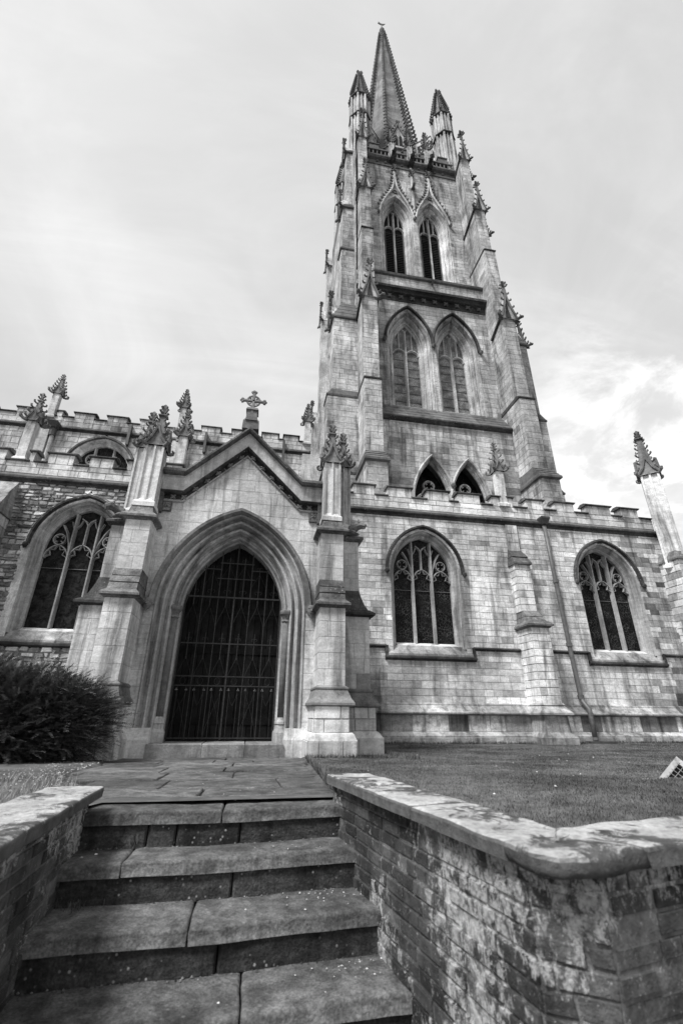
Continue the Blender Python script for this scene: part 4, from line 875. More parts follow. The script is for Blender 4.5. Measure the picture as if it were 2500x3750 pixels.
tw.core.box(XT-5.0, XT-3.0, 20.96, 22.0, 16.9, 26.0); tw.core.box(XT+3.0, XT+5.0, 20.96, 22.0, 16.9, 26.0)
tw.core.box(XT-3.2, XT-2.6, 20.3, 21.9, 7.5, 14.6); tw.core.box(XT+2.6, XT+3.2, 20.3, 21.9, 7.5, 14.6); tw.core.box(XT-3.2, XT+3.2, 20.3, 21.9, 14.6, 15.2)  # added chamber walls behind the lancets, shaped to keep the light out
tw.emit(300)
ev = Masonry('tower_side_wall', 'tower', church); ev.face(FX(XT-5.0), rows_(10, 43, 0.4, 0.1), 20.9, 33.2, (), (0.6, 1.3), tone_t, 0.014, 0.01, back=False); ev.emit(0)
def tband(name, prof, mat, x0=XT-4.1, x1=XT+4.1, seg=1.4):
    m = MB(); xs = list(np.arange(x0, x1, seg))+[x1]
    for a, b_ in zip(xs, xs[1:]): m.prism_x(prof, a, b_-0.01, rnd.uniform(.85, 1.15))
    return m.build(name, mat, church)
tband('sill_slope', [(20.24, 15.95), (20.10, 16.02), (20.10, 16.14), (20.30, 16.40), (20.30, 16.44), (20.55, 16.75), (20.55, 16.80), (20.80, 17.12), (20.80, 17.16), (21.0, 17.45), (21.0, 15.95)], 'tower_carved', XT-5, XT+5)
tband('string_course', [(20.25, 15.80), (20.13, 15.86), (20.02, 15.98), (20.02, 16.06), (20.2, 16.16), (20.25, 16.16)], 'dark', XT-5, XT+5)
tband('cornice', [(20.96, 25.92), (20.90, 25.95), (20.88, 26.05), (20.93, 26.1), (20.93, 26.45), (20.72, 26.52), (20.68, 26.64), (20.58, 26.70), (20.50, 26.70), (20.48, 26.88), (20.85, 26.98), (20.96, 26.98)], 'dark')
for k in range(10): put('fleuron', 'tower_carved', church, (XT-3.55+k*0.79, 20.90, 26.28), 0.21, name='cornice_flower')
tband('ledge', [(20.84, 28.1), (20.70, 28.16), (20.66, 28.3), (20.9, 28.42), (22.15, 29.6), (22.15, 28.1)], 'tower_carved')
m = MB(); m.tube([(XT+0.35, 20.9, 28.0), (XT+0.15, 20.2, 27.5)], 0.07, 6); m.build('lead_spout', 'lead', church)
# windows of the middle stage: diamond-leaded
for a, wh in zip(LW, ('left', 'right')):
    p = part('tower_window', church, '%s of the two diamond-leaded tower windows' % wh); yg = 21.85; zb = 17.75
    g = MB(); a.fill(g, yg, zb-.1, 0.03); g.build('glass', 'lattice', p)
    f = MB(); a.mould(f, [(0, yg), (0, yg-.14), (0.10, yg-.22), (0.12, yg-.30), (0.20, yg-.32), (0.24, yg-.27), (0.28, yg-.36), (0.34, yg-.56), (0.40, yg-.58), (0.44, yg-.50), (0.455, yg-.78), (0.50, 21.0), (0.54, 20.92), (0.6, 20.92), (0.62, 20.97)], 17.3, 12, 1.05, 0.1); f.build('jamb_moulding', 'tower', p)
    h = MB(); a.mould(h, [(0.60, 20.97), (0.62, 20.76), (0.70, 20.72), (0.78, 20.80), (0.80, 20.97)], None, 12); h.build('hood_mould', 'dark', p)
    t = MB(); x = a.xc; t.rib([(x, zb-.05), (x, a.top(x)-.45)], 0.2, yg-.20, 0.2); 
    for sx in (-1, 1):
        head_ribs(t, x+sx*0.44, 0.42, 22.1, 0.45, 0.11, yg-.17, 0.16, False); t.rib([(x+sx*0.44, 22.52), (x+sx*0.44, a.top(x+sx*.44))], 0.11, yg-.16, 0.15)
        t.rib([(x, a.top(x)-.5), (x+sx*.16, a.top(x)-.28)], 0.09, yg-.16, .15)
        c = MB(); c.prism_y([(x+sx*.04, 22.1), (x+sx*.86, 22.1), (x+sx*.86, 22.2), (x+sx*.70, 22.02), (x+sx*.66, 21.86), (x+sx*.55, 21.95), (x+sx*.45, 22.2), (x+sx*.35, 21.95), (x+sx*.24, 21.86), (x+sx*.18, 22.02), (x+sx*.04, 22.25)], yg-.1, yg-.06, .5)
    t.build('tracery', 'tower', p); bb = MB()
    for k in range(6): bb.tube([(x-.87, yg-.02, 18.45+k*.66), (x+.87, yg-.02, 18.45+k*.66)], 0.014, 4, .6)
    bb.build('saddle_bar', 'iron', p)
    hh = MB()
    for k, (y_, z_) in enumerate(((20.98, 17.42), (21.12, 17.55), (21.26, 17.68))): hh.box(x-1.3+k*.12, x+1.3-k*.12, y_, 21.86, z_-.2, z_)
    hh.build('stepped_sill', 'tower', p)
for x in (XT-1.57-1.66, XT, XT+1.57+1.66): put('head', 'tower_carved', church, (x, 20.85, 22.35), 0.26)
# belfry windows with louvres
for a, wh in zip(UW, ('left', 'right')):
    p = part('belfry_window', church, '%s of the two louvred belfry windows' % wh); yg = 23.0; zb = 30.3; x = a.xc
    g = MB(); a.fill(g, yg+.06, zb-.2, 0.03); g.build('opening_dark_sheet', 'void', p)  # near-black sheet; the darkness behind the louvres is put into its colour
    f = MB(); a.mould(f, [(0, yg+.06), (0, yg-.14), (0.08, yg-.22), (0.11, yg-.30), (0.17, yg-.30), (0.22, yg-.26), (0.26, yg-.38), (0.32, yg-.52), (0.38, yg-.54), (0.40, yg-.46), (0.42, yg-.75), (0.46, 22.14), (0.5, 22.08), (0.56, 22.08), (0.58, 22.12)], 29.5, 12, 1.05, 0.1); f.build('jamb_moulding', 'tower', p)
    t = MB(); t.rib([(x, zb-.1), (x, a.top(x)-.45)], 0.2, yg-.20, 0.2)
    for sx in (-1, 1):
        head_ribs(t, x+sx*0.40, 0.38, 36.0, 0.42, 0.11, yg-.17, 0.16, False); t.rib([(x+sx*.40, 36.4), (x+sx*.40, a.top(x+sx*.4))], 0.10, yg-.16, 0.15)
        t.rib([(x, a.top(x)-.5), (x+sx*.15, a.top(x)-.28)], 0.09, yg-.16, .15)
        for k in range(24):
            z = 31.1+k*0.198; s_ = MB(); s_.face([(x+sx*.40-.30, yg-.10, z), (x+sx*.40+.30, yg-.10, z), (x+sx*.40+.30, yg+.03, z+.15), (x+sx*.40-.30, yg+.03, z+.15)], rnd.uniform(.7, 1.3)); s_.face([(x+sx*.40-.30, yg-.10, z), (x+sx*.40+.30, yg-.10, z), (x+sx*.40+.30, yg-.10, z+.025), (x+sx*.40-.30, yg-.10, z+.025)], 2.2); s_.build('slat', 'louvre', p)
        s_ = MB(); s_.box(x+sx*.40-.36, x+sx*.40+.36, yg-.2, yg, 30.92, 31.02); s_.build('louvre_sill', 'louvre', p)
        for q in (-.33, .33): s_ = MB(); s_.box(x+sx*.40+q-.03, x+sx*.40+q+.03, yg-.12, yg, 31.0, 35.9); s_.build('louvre_frame', 'tower_carved', p)
        s_ = MB(); s_.face([(x+sx*.40-.36, yg-.02, zb-.1), (x+sx*.40+.36, yg-.02, zb-.1), (x+sx*.40+.36, yg-.02, 30.93), (x+sx*.40-.36, yg-.02, 30.93)]); s_.build('lower_lattice', 'lattice', p)
    t.build('tracery', 'tower', p)
    hh = MB()
    for k, (y_, z_) in enumerate(((22.14, 29.85), (22.3, 30.0), (22.46, 30.14))): hh.box(x-1.15+k*.12, x+1.15-k*.12, y_, 23.02, z_-.25, z_)
    hh.build('stepped_sill', 'tower', p)
    # crocketed ogee hood
    og = MB(); zt = a.top(x, .55)
    for sx in (-1, 1):
        P = [(x+sx*1.42, 36.6), (x+sx*1.25, 37.5), (x+sx*.95, 38.35), (x+sx*.6, 39.1), (x+sx*.3, 39.75), (x+sx*.14, 40.4), (x+sx*.06, 41.2), (x, 42.3)]
        og.tube([(px, 21.98, pz) for px, pz in P], 0.10, 5)
        for q in range(1, 7):
            for w_ in (0.0, 0.5):
                px = P[q][0]+(P[q+1][0]-P[q][0])*w_; pz = P[q][1]+(P[q+1][1]-P[q][1])*w_; put('crocket', 'tower_carved', p, (px+sx*.04, 21.95, pz), 0.24, 0 if sx > 0 else PI)
    og.build('ogee_hood', 'tower', p); put('finial', 'tower_carved', p, (x, 21.9, 42.2), 0.75)
    rg = MB(); rg.rib([(x+.17*math.cos(2*PI*k/12), 39.62+.17*math.sin(2*PI*k/12)) for k in range(13)], 0.07, 22.0, .1); rg.build('ogee_roundel', 'tower_carved', p)
m = MB(); m.tube([(XT, 22.0, 37.2), (XT, 21.95, 43.0)], 0.11, 6); m.build('wall_shaft', 'tower', church)
put('finial', 'tower_carved', church, (XT, 21.9, 41.9), 0.8); put('gargoyle', 'tower_carved', church, (XT, 21.95, 40.2), 0.5)
for sx in (-1, 0, 1): put('head', 'tower_carved', church, (XT+sx*2.95, 21.95, 36.5), 0.24)
# lowest pair of arches above the aisle roof
for a, wh in zip(BW, ('left', 'right')):
    p = part('tower_lancet', church, '%s of the two deep pointed openings above the battlements' % wh); yg = 21.5
    g = MB(); a.fill(g, yg, 7.6, 0.3); g.build('glass', 'glass', p)
    f = MB(); a.mould(f, [(-.06, 20.62), (-.06, 20.5), (-.03, 20.46), (-.02, 20.36), (0.01, 20.34), (0.03, 20.26), (0.06, 20.25)], 7.6, 14, .9); f.build('jamb_moulding', 'tower', p)
    h = MB(); a.mould(h, [(0.04, 20.26), (0.06, 20.10), (0.12, 20.06), (0.17, 20.12), (0.18, 20.27)], 9.5, 12, 1.0); h.build('hood_mould', 'tower', p)
    yg = 20.98; t = MB(); t.rib([(a.xc, 7.6), (a.xc, 12.0)], .12, yg-.15, .14); circle_rib(t, a.xc, 12.2, .3, .1, yg-.15, .14); head_ribs(t, a.xc-.4, .38, 11.2, .5, .1, yg-.15, .14); head_ribs(t, a.xc+.4, .38, 11.2, .5, .1, yg-.15, .14); t.build('tracery', 'aisle', p)
put('head', 'tower_carved', church, (XT, 20.1, 11.9), 0.26)
# tower buttresses: south-facing pair and side-facing pair
for sx in (-1, 1):
    side = 'right' if sx > 0 else 'left'
    def X(a, b_): return sorted((XT+sx*a, XT+sx*b_))
    fc = 'FL'
    bt = Masonry('tower_buttress', 'tower', church, label='tall stepped buttress on the front of the tower, %s' % side)
    def st(a, b_, y, z0, z1, rh=0.38):
        x0, x1 = X(a, b_); bt.box(x0, x1, y, 22.6, z0, z1, fc, rh, (0.35, 0.8), tone_t, joint=0.005, proud=0.010)
    st(4.04, 5.12, 18.45, 7.5, 12.0); st(4.06, 5.0, 18.97, 12.85, 17.45); st(4.06, 5.0, 19.30, 17.7, 24.0); st(4.06, 4.86, 19.75, 24.0, 31.0); st(4.06, 4.83, 20.05, 31.15, 36.0); st(4.06, 4.76, 20.85, 36.0, 43.9)
    bt.emit(110)
    def XR(a, b_, y0, z): q = X(a, b_); return (q[0], q[1], y0, 22.6, z)
    m = MB(); m.rects([XR(4.04, 5.12, 18.44, 11.95), XR(3.94, 5.22, 18.30, 12.02), XR(3.94, 5.22, 18.30, 12.14), XR(4.0, 5.16, 18.45, 12.3), XR(4.02, 5.14, 18.42, 12.31), XR(4.02, 5.10, 18.62, 12.5), XR(4.03, 5.11, 18.58, 12.51), XR(4.04, 5.06, 18.78, 12.7), XR(4.04, 5.06, 18.75, 12.71), XR(4.05, 5.01, 18.96, 12.9)]); m.build('weathering_slope', 'tower_carved', church)
    m = MB(); m.rects([XR(4.06, 5.0, 18.96, 17.4), XR(4.02, 5.04, 18.90, 17.45), XR(4.02, 5.04, 18.90, 17.53), XR(4.06, 5.0, 19.28, 17.78)]); m.build('drip_course', 'dark', church)
    m = MB(); m.rects([XR(4.06, 4.86, 19.74, 30.95), XR(4.02, 4.9, 19.68, 31.0), XR(4.02, 4.9, 19.68, 31.08), XR(4.06, 4.84, 20.03, 31.3)]); m.build('drip_course', 'dark', church)
    xm = XT+sx*4.5
    gablet(church, XT+sx*4.53, 19.30, 23.95, 0.98, 3.0, 0.6, cs=0.21)
    gablet(church, XT+sx*4.45, 20.05, 35.95, 0.82, 3.0, 0.7, cs=0.21)
    gablet(church, XT+sx*4.41, 20.85, 43.85, 0.76, 3.6, 0.9, cs=0.21)
    m = MB()                                                 # strings falling from the gablets along the buttress sides to the wall
    for q in (4.0, 5.06):
        x = XT+sx*q
        m.tube([(x, 19.3, 23.95), (x, 20.6, 23.3)], 0.09, 5); m.tube([(x-(.1 if q > 4.5 else 0)*sx, 20.05, 35.95), (x-(.1 if q > 4.5 else 0)*sx, 22.1, 35.3)], 0.08, 5); m.tube([(x-(.2 if q > 4.5 else 0)*sx, 20.85, 43.85), (x-(.2 if q > 4.5 else 0)*sx, 22.2, 43.1)], 0.08, 5)
    m.build('raking_string', 'dark', church)
    # side-facing buttress
    bs = Masonry('tower_buttress', 'tower', church, label='side buttress on the %s flank of the tower' % side)
    def ss(a, y0, y1, z0, z1):
        x0, x1 = X(4.9, a); bs.box(x0, x1, y0, y1, z0, z1, 'FL' if sx < 0 else 'F', 0.38, (0.45, 1.0), tone_t, joint=0.005, proud=0.010)
    ss(6.9, 20.55, 21.75, 7.5, 12.4); ss(6.78, 20.62, 21.7, 12.4, 17.5); ss(6.5, 20.66, 21.65, 17.5, 23.4); ss(5.93, 21.5, 22.4, 23.4, 31); ss(5.84, 21.55, 22.4, 31, 35.7); ss(5.5, 22.0, 22.9, 35.7, 43.6)
    bs.emit(110)
    def XS(a, y0, y1, z): q = X(4.9, a); return (q[0], q[1], y0, y1, z)
    for za, (a0, y0, y1), (a1, w0, w1), dz in ((12.3, (6.92, 20.53, 21.77), (6.78, 20.62, 21.7), .4), (17.3, (6.8, 20.6, 21.72), (6.5, 20.66, 21.65), .5), (23.35, (6.6, 20.58, 21.75), (5.93, 21.0, 22.4), 1.6), (30.9, (6.0, 21.45, 22.45), (5.84, 21.55, 22.4), .4), (35.6, (5.93, 21.45, 22.5), (5.5, 22.0, 22.9), 1.2), (43.5, (5.6, 21.9, 23), (5.0, 22.4, 22.9), 1.2)):
        m = MB(); n = 4 if dz > 1 else 1; R_ = [XS(a0-.08, y0+.08, y1, za-.08), XS(a0+.04, y0-.02, y1, za), XS(a0+.04, y0-.02, y1, za+.12)]
        m.rects(R_, .6)
        for k in range(n):
            f0, f1 = k/n, (k+1)/n; A_ = lambda f: (a0-.02)+(a1-a0+.02)*f
            m.rects([XS(A_(f0)+.02, y0+(w0-y0)*f0, y1, za+.12+dz*f0), XS(A_(f1)-.02, y0+(w0-y0)*f1, y1, za+.12+dz*f1-.03)], 1)
        m.build('weathering_slope', 'tower_carved', church)
    for z, a, yc in ((23.4, 6.5, 21.2), (35.6, 5.84, 22.0), (43.5, 5.5, 22.45)):
        gablet(church, XT+sx*a, yc, z, 0.9, 2.6, 0.5, rot=sx*PI/2, org=(XT+sx*a, yc, 0), cs=0.21)
    # rear buttress and turret beyond
    bn = MB(); q = X(4.9, 6.4); bn.box(q[0], q[1], 32.3, 33.3, 8, 23.5); q = X(4.9, 5.9); bn.box(q[0], q[1], 32.4, 33.3, 23.5, 35.6); q = X(4.9, 5.5); bn.box(q[0], q[1], 32.5, 33.3, 35.6, 43.6); bn.build('rear_buttress', 'tower', church)
    for z, a in ((23.4, 6.3), (35.6, 5.8), (43.4, 5.4)): gablet(church, XT+sx*a, 32.8, z, 0.85, 2.6, 0.5, rot=sx*PI/2, org=(XT+sx*a, 32.8, 0), cs=0.21)
# turrets
def octo(cx, cy, r, z, ph=PI/8): return [(cx+r*math.cos(ph+k*PI/4), cy+r*math.sin(ph+k*PI/4), z) for k in range(8)]
for sx, yy, lab in ((-1, 23.06, 'front left corner turret of the tower'), (1, 23.06, 'front right corner turret of the tower'), (-1, 31.1, 'rear left corner turret of the tower'), (1, 31.1, 'rear right corner turret of the tower')):
    p = part('turret', church, lab); cx = XT+sx*4.08; R0 = 0.90
    m = MB(); m.loft([octo(cx, yy, R0*.90, 42.8), octo(cx, yy, R0*.90, 54.0)])
    for k in range(8):
        a0 = PI/8+k*PI/4; px, py = cx+R0*math.cos(a0), yy+R0*math.sin(a0)
        m.tube([(px, py, 43), (px, py, 53.8)], 0.11, 5, rnd.uniform(.9, 1.2))
        a1 = a0+PI/8; rr = R0*math.cos(PI/8)
        for f in (0.0,): m.tube([(cx+rr*math.cos(a1), yy+rr*math.sin(a1), 43), (cx+rr*math.cos(a1), yy+rr*math.sin(a1), 53.8)], 0.06, 4)
    m.build('turret_shaft', 'tower', p)
    for z in (50.5, 53.8):
        m = MB(); m.loft([octo(cx, yy, R0*.95, z-.12), octo(cx, yy, R0*1.18, z), octo(cx, yy, R0*1.18, z+.12), octo(cx, yy, R0*.95, z+.3)]); m.build('turret_string', 'dark', p)
        for k in range(16):
            a0 = k*PI/8; put('crocket', 'tower_carved', p, (cx+R0*.88*math.cos(a0), yy+R0*.88*math.sin(a0), z-.55), 0.2, a0) if k % 2 == 1 and yy < 25 else None
    m = MB(); m.loft([octo(cx, yy, R0*.84, 54.0), octo(cx, yy, 0.12, 58.9)]); m.build('spirelet', 'spire', p)
    if yy < 25 or sx < 0:
        for k in range(8):
            a0 = PI/8+k*PI/4
            if yy > 25 and k % 2: continue
            for j in range(11):
                f = (j+.5)/11.3; r = R0*.84+(0.12-R0*.84)*f; put('crocket', 'tower_carved', p, (cx+r*math.cos(a0), yy+r*math.sin(a0), 54.05+4.85*f), 0.36*(1-.35*f), a0)
    put('finial', 'tower_carved', p, (cx, yy, 58.6), 1.0)
# tower parapet with small pinnacles and gargoyles
tband('cornice', [(22.12, 42.85), (22.0, 42.9), (21.98, 43.05), (22.06, 43.1), (22.06, 43.5), (21.86, 43.56), (21.76, 43.7), (21.76, 43.86), (22.12, 44.0)], 'tower_carved', XT-4, XT+4)
for k in range(9): put('fleuron', 'tower_carved', church, (XT-2.9+k*0.725, 22.02, 43.3), 0.15, name='cornice_flower')
pp = part('tower_parapet', church, 'pierced battlemented parapet at the foot of the spire')
m = MB(); m.box(XT-4, XT+4, 22.05, 22.3, 44.0, 44.35); m.box(XT-4, XT+4, 22.02, 22.33, 45.0, 45.14)
for k in range(23): x = XT-3.9+k*.355; m.box(x-.05, x+.05, 22.08, 22.26, 44.35, 45.0)
m.build('pierced_band', 'tower_carved', pp)
for k in range(5):
    x = XT-3.1+k*1.55; m = MB(); m.box(x-.42, x+.42, 22.06, 22.3, 45.14, 45.75); m.box(x-.46, x+.46, 22.0, 22.36, 45.75, 45.88, .6); m.build('merlon', 'tower_carved', pp)
for sx in (-1, 0, 1):
    pinnacle(church, XT+sx*1.62, 22.1, 43.9, 46.3, 49.2, 0.24, 'tower', 'tower_carved', 0, 5, True, 0.26, None, 0.6, 0.6)
    put('gargoyle', 'dark', church, (XT+sx*1.62, 21.95, 43.55), 0.85)
m = MB()
for y in (23, 32.4): m.box(XT-4.9, XT+4.9, y-.15, y+.15, 44, 45.6) if y > 30 else None
for s_ in (-1, 1): m.box(XT+s_*4.85-.15, XT+s_*4.85+.15, 23.2, 32.4, 44, 45.6)
m.build('tower_parapet', 'tower_carved', church)
# spire
ZS0, ZS1, AP = 44.2, 81.2, 3.25; RV = AP/math.cos(PI/8)
sp = part('spire', church, 'tall slender octagonal spire with crocketed edges')
for k in range(8):
    m = MB(); a0, a1 = PI/8+k*PI/4, PI/8+(k+1)*PI/4; n = 14
    for j in range(n):
        f0, f1 = j/n, (j+1)/n; r0, r1 = RV*(1-f0)+.1*f0, RV*(1-f1)+.1*f1; z0, z1 = ZS0+(ZS1-ZS0)*f0, ZS0+(ZS1-ZS0)*f1
        m.face([(XT+r0*math.cos(a0), YT+r0*math.sin(a0), z0), (XT+r0*math.cos(a1), YT+r0*math.sin(a1), z0), (XT+r1*math.cos(a1), YT+r1*math.sin(a1), z1), (XT+r1*math.cos(a0), YT+r1*math.sin(a0), z1)], 1)
    m.build('spire_face', 'spire', sp)
    m = MB(); m.tube([(XT+RV*math.cos(a0), YT+RV*math.sin(a0), ZS0), (XT+.1*math.cos(a0), YT+.1*math.sin(a0), ZS1)], [0.16, 0.08], 5, .9); m.build('edge_roll', 'spire', sp)
    if k in (1, 2): continue
    for j in range(48):
        f = (j+.6)/49; r = RV*(1-f)+.1*f
        put('crocket', 'spire', sp, (XT+(r+.02)*math.cos(a0), YT+(r+.02)*math.sin(a0), ZS0+(ZS1-ZS0)*f), 0.62*(1-.45*f), a0)
m = MB(); m.tube([(XT, YT, 80.6), (XT, YT, 81.1), (XT, YT, 81.4), (XT, YT, 81.8), (XT, YT, 82.1)], [.18, .42, .26, .34, .08], 8); m.build('capstone', 'spire', sp)
m = MB(); m.tube([(XT, YT, 82.0), (XT, YT, 83.6)], 0.06, 5); m.prism_y([(XT-.5, 83.5), (XT-.1, 83.3), (XT+.25, 83.35), (XT+.5, 83.8), (XT+.15, 83.6), (XT-.15, 83.62), (XT-.42, 83.95)], YT-.04, YT+.04); m.build('weathercock', 'lead', sp)
# lucarne on the south face
lu = part('lucarne', church, 'small gabled dormer window on the spire'); ylu = YT-AP*(1-(51.0-ZS0)/(ZS1-ZS0))
m = MB(); m.prism_y([(XT-.62, 50.4), (XT+.62, 50.4), (XT+.62, 52.3), (XT+.3, 53.2), (XT, 54.1), (XT-.3, 53.2), (XT-.62, 52.3)], ylu-.25, ylu+1.2); m.build('lucarne_block', 'tower', lu)
for sx in (-1, 1):
    m = MB(); m.tube([(XT+sx*.72, ylu-.3, 52.1), (XT+sx*.3, ylu-.3, 53.2), (XT, ylu-.3, 54.3)], .1, 5); m.build('coping', 'tower_carved', lu); m = MB()
    m.prism_y([(XT+sx*.22-.15, 50.7), (XT+sx*.22+.15, 50.7), (XT+sx*.22+.15, 52.1), (XT+sx*.22, 52.5), (XT+sx*.22-.15, 52.1)], ylu-.27, ylu-.252); m.build('light', 'void', lu)  # flat near-black panel on the block; the opening's darkness is its colour
    for j in range(4): put('crocket', 'tower_carved', lu, (XT+sx*(.68-.17*j), ylu-.3, 52.3+.5*j), .22, 0 if sx > 0 else PI)
put('finial', 'tower_carved', lu, (XT, ylu-.28, 54.2), .6)
# flying buttresses between turrets and spire
for sx in (-1, 1):
    fb = part('flying_buttress', church, 'pierced flying buttress from the %s turret to the spire' % ('right' if sx > 0 else 'left'))
    T0 = Vector((XT+sx*3.3, 23.85, 0)); T1 = Vector((XT+sx*1.75, 25.4, 0)); dr_ = (T1-T0).normalized(); nr = Vector((-dr_.y, dr_.x, 0))*.22
    def fbq(z0a, z1a, z0b, z1b, name, mat, f0=0, f1=1):
        A, B = T0+(T1-T0)*f0, T0+(T1-T0)*f1; m = MB(); m.loft([[A-nr+Vector((0, 0, z0a)), A+nr+Vector((0, 0, z0a)), A+nr+Vector((0, 0, z1a)), A-nr+Vector((0, 0, z1a))], [B-nr+Vector((0, 0, z0b)), B+nr+Vector((0, 0, z0b)), B+nr+Vector((0, 0, z1b)), B-nr+Vector((0, 0, z1b))]]); m.build(name, mat, fb)
    fbq(51.8, 52.3, 52.5, 53.0, 'top_rail', 'tower'); fbq(52.3, 52.6, 53.0, 53.3, 'coping', 'dark')
    fbq(49.6, 50.4, 51.0, 51.4, 'arch_rib', 'tower')
    for k in range(5): f = (k+.5)/5; fbq(50.3+.9*f, 51.9+.7*f, 50.3+.9*f, 51.9+.7*f, 'baluster', 'tower', f-.03, f+.03)

# ================================================================== GROUND, PATH, STEPS, WALLS
def path_z(y): return max(0.0, 0.20-0.031*(y-3.57)) if y > 3.57 else 0.20
def path_l(y): return -1.05-(y-4.1)*0.45 if y < 6 else -1.9-(y-6)*0.10
def path_r(y): return 0.66+(y-4.1)*0.07
def ground_z(x, y):
    b_ = max(0.0, 0.20-0.031*(y-3.57)) + 0.02
    if y > 4.0 and path_l(y) < x < path_r(y) and y < 10.2: return b_-0.07
    n_ = noise.noise((x*0.8, y*0.8, 0.0))*0.015
    return b_+n_+0.02*max(0, x-8)/6
WC = Vector((1.165, 1.88)); WF = Vector((0.955, 3.72)); BD = Vector((1, 0.24)).normalized()   # right wall: back corner, far end, branch direction
def ystart(x):
    if x > WC.x: return WC.y+0.24*(x-WC.x)-0.12
    if x > WF.x-0.15: return max(WC.y-0.05, min(3.7, WC.y+(WC.x-x)/(WC.x-WF.x)*(WF.y-WC.y)-0.3))
    if x > -1.0: return 3.75
    if x > -1.16: return 3.3
    return 1.9-0.1*(x+1.16)*-1
xs = sorted(set([-400, -120, -60, -40]+list(np.arange(-25, -2.5, 1.5))+list(np.arange(-2.6, 2.6, 0.13))+list(np.arange(2.7, 18, 0.8))+[20, 25, 40, 60, 120, 400]))
V, F, T = [], [], []; ny = 40
for x in xs:
    y0 = min(ystart(x), 11.5)
    for j in range(ny+1):
        y = y0+(12-y0)*(j/ny)**1.4; V.append((x, y, ground_z(x, y)))
    for y in (16, 30, 80, 900): V.append((x, y, 0.02 if y < 20 else 0.0))
nr_ = ny+5
for i in range(len(xs)-1):
    for j in range(nr_-1): F.append((i*nr_+j, (i+1)*nr_+j, (i+1)*nr_+j+1, i*nr_+j+1)); T.append(0.9)
g_ = link('ground', mesh('ground', V, F, T, M['grass']), None, None, 'structure'); shade(g_, True)
m = MB(); m.face([(-400, -400, -0.75), (400, -400, -0.75), (400, 300, -0.75), (-400, 300, -0.75)]); m.build('pavement', 'pave', None, kind='structure')

def slab(c4, zt, th, nu, nv, rad, amp, sd_, tone=1.0, zb=None):
    """worn stone slab with rounded arrises; c4 = front-left, front-right, back-right, back-left in plan; zt = function or number"""
    mb = MB(); C4 = [Vector(p) for p in c4]
    lu = ((C4[1]-C4[0]).length+(C4[2]-C4[3]).length)/2; lv = ((C4[3]-C4[0]).length+(C4[2]-C4[1]).length)/2
    def axis(n, l):
        e = min(0.3, rad/l); return [0, e*0.3, e]+[e+(1-2*e)*(k/n) for k in range(1, n)]+[1-e, 1-e*0.3, 1]
    U, W = axis(nu, lu), axis(nv, lv)
    zf = zt if callable(zt) else (lambda x, y: zt)
    def drop(s, l):
        d = min(s, 1-s)*l
        if d >= rad: return 0
        q = 1-d/rad; return rad*(1-math.sqrt(max(0, 1-q*q)))
    grid = []
    for w in W:
        row = []
        for u in U:
            p = (C4[0]*(1-u)+C4[1]*u)*(1-w)+(C4[3]*(1-u)+C4[2]*u)*w
            jx = noise.noise((p.x*7+sd_, p.y*7, 1.0))*amp*1.2; jy = noise.noise((p.x*7, p.y*7+sd_, 5.0))*amp*1.2
            z = zf(p.x, p.y)-min(rad, max(drop(u, lu), drop(w, lv)))+noise.noise((p.x*4+sd_, p.y*4, 2.0))*amp+noise.noise((p.x*14+sd_, p.y*14, 2.0))*amp*0.35
            row.append((p.x+jx, p.y+jy, z))
        grid.append(row)
    idx = [[mb.add([p]) for p in r] for r in grid]; nw, nn = len(W), len(U)
    for j in range(nw-1):
        for i in range(nn-1): mb.f.append((idx[j][i], idx[j][i+1], idx[j+1][i+1], idx[j+1][i])); mb.t.append(tone)
    per = [(0, i) for i in range(nn)]+[(j, nn-1) for j in range(1, nw)]+[(nw-1, i) for i in range(nn-2, -1, -1)]+[(j, 0) for j in range(nw-2, 0, -1)]
    cx, cy = sum(p.x for p in C4)/4, sum(p.y for p in C4)/4; low = []
    for j, i in per:
        x, y, z = grid[j][i]; low.append(mb.add([(x+(cx-x)*0.01, y+(cy-y)*0.01, (zb if zb is not None else zf(x, y)-th))]))
    for k in range(len(per)):
        a, b_ = per[k], per[(k+1) % len(per)]; mb.f.append((idx[a[0]][a[1]], low[k], low[(k+1) % len(per)], idx[b_[0]][b_[1]])); mb.t.append(tone)
    mb.f.append(tuple(low)); mb.t.append(tone)
    return mb

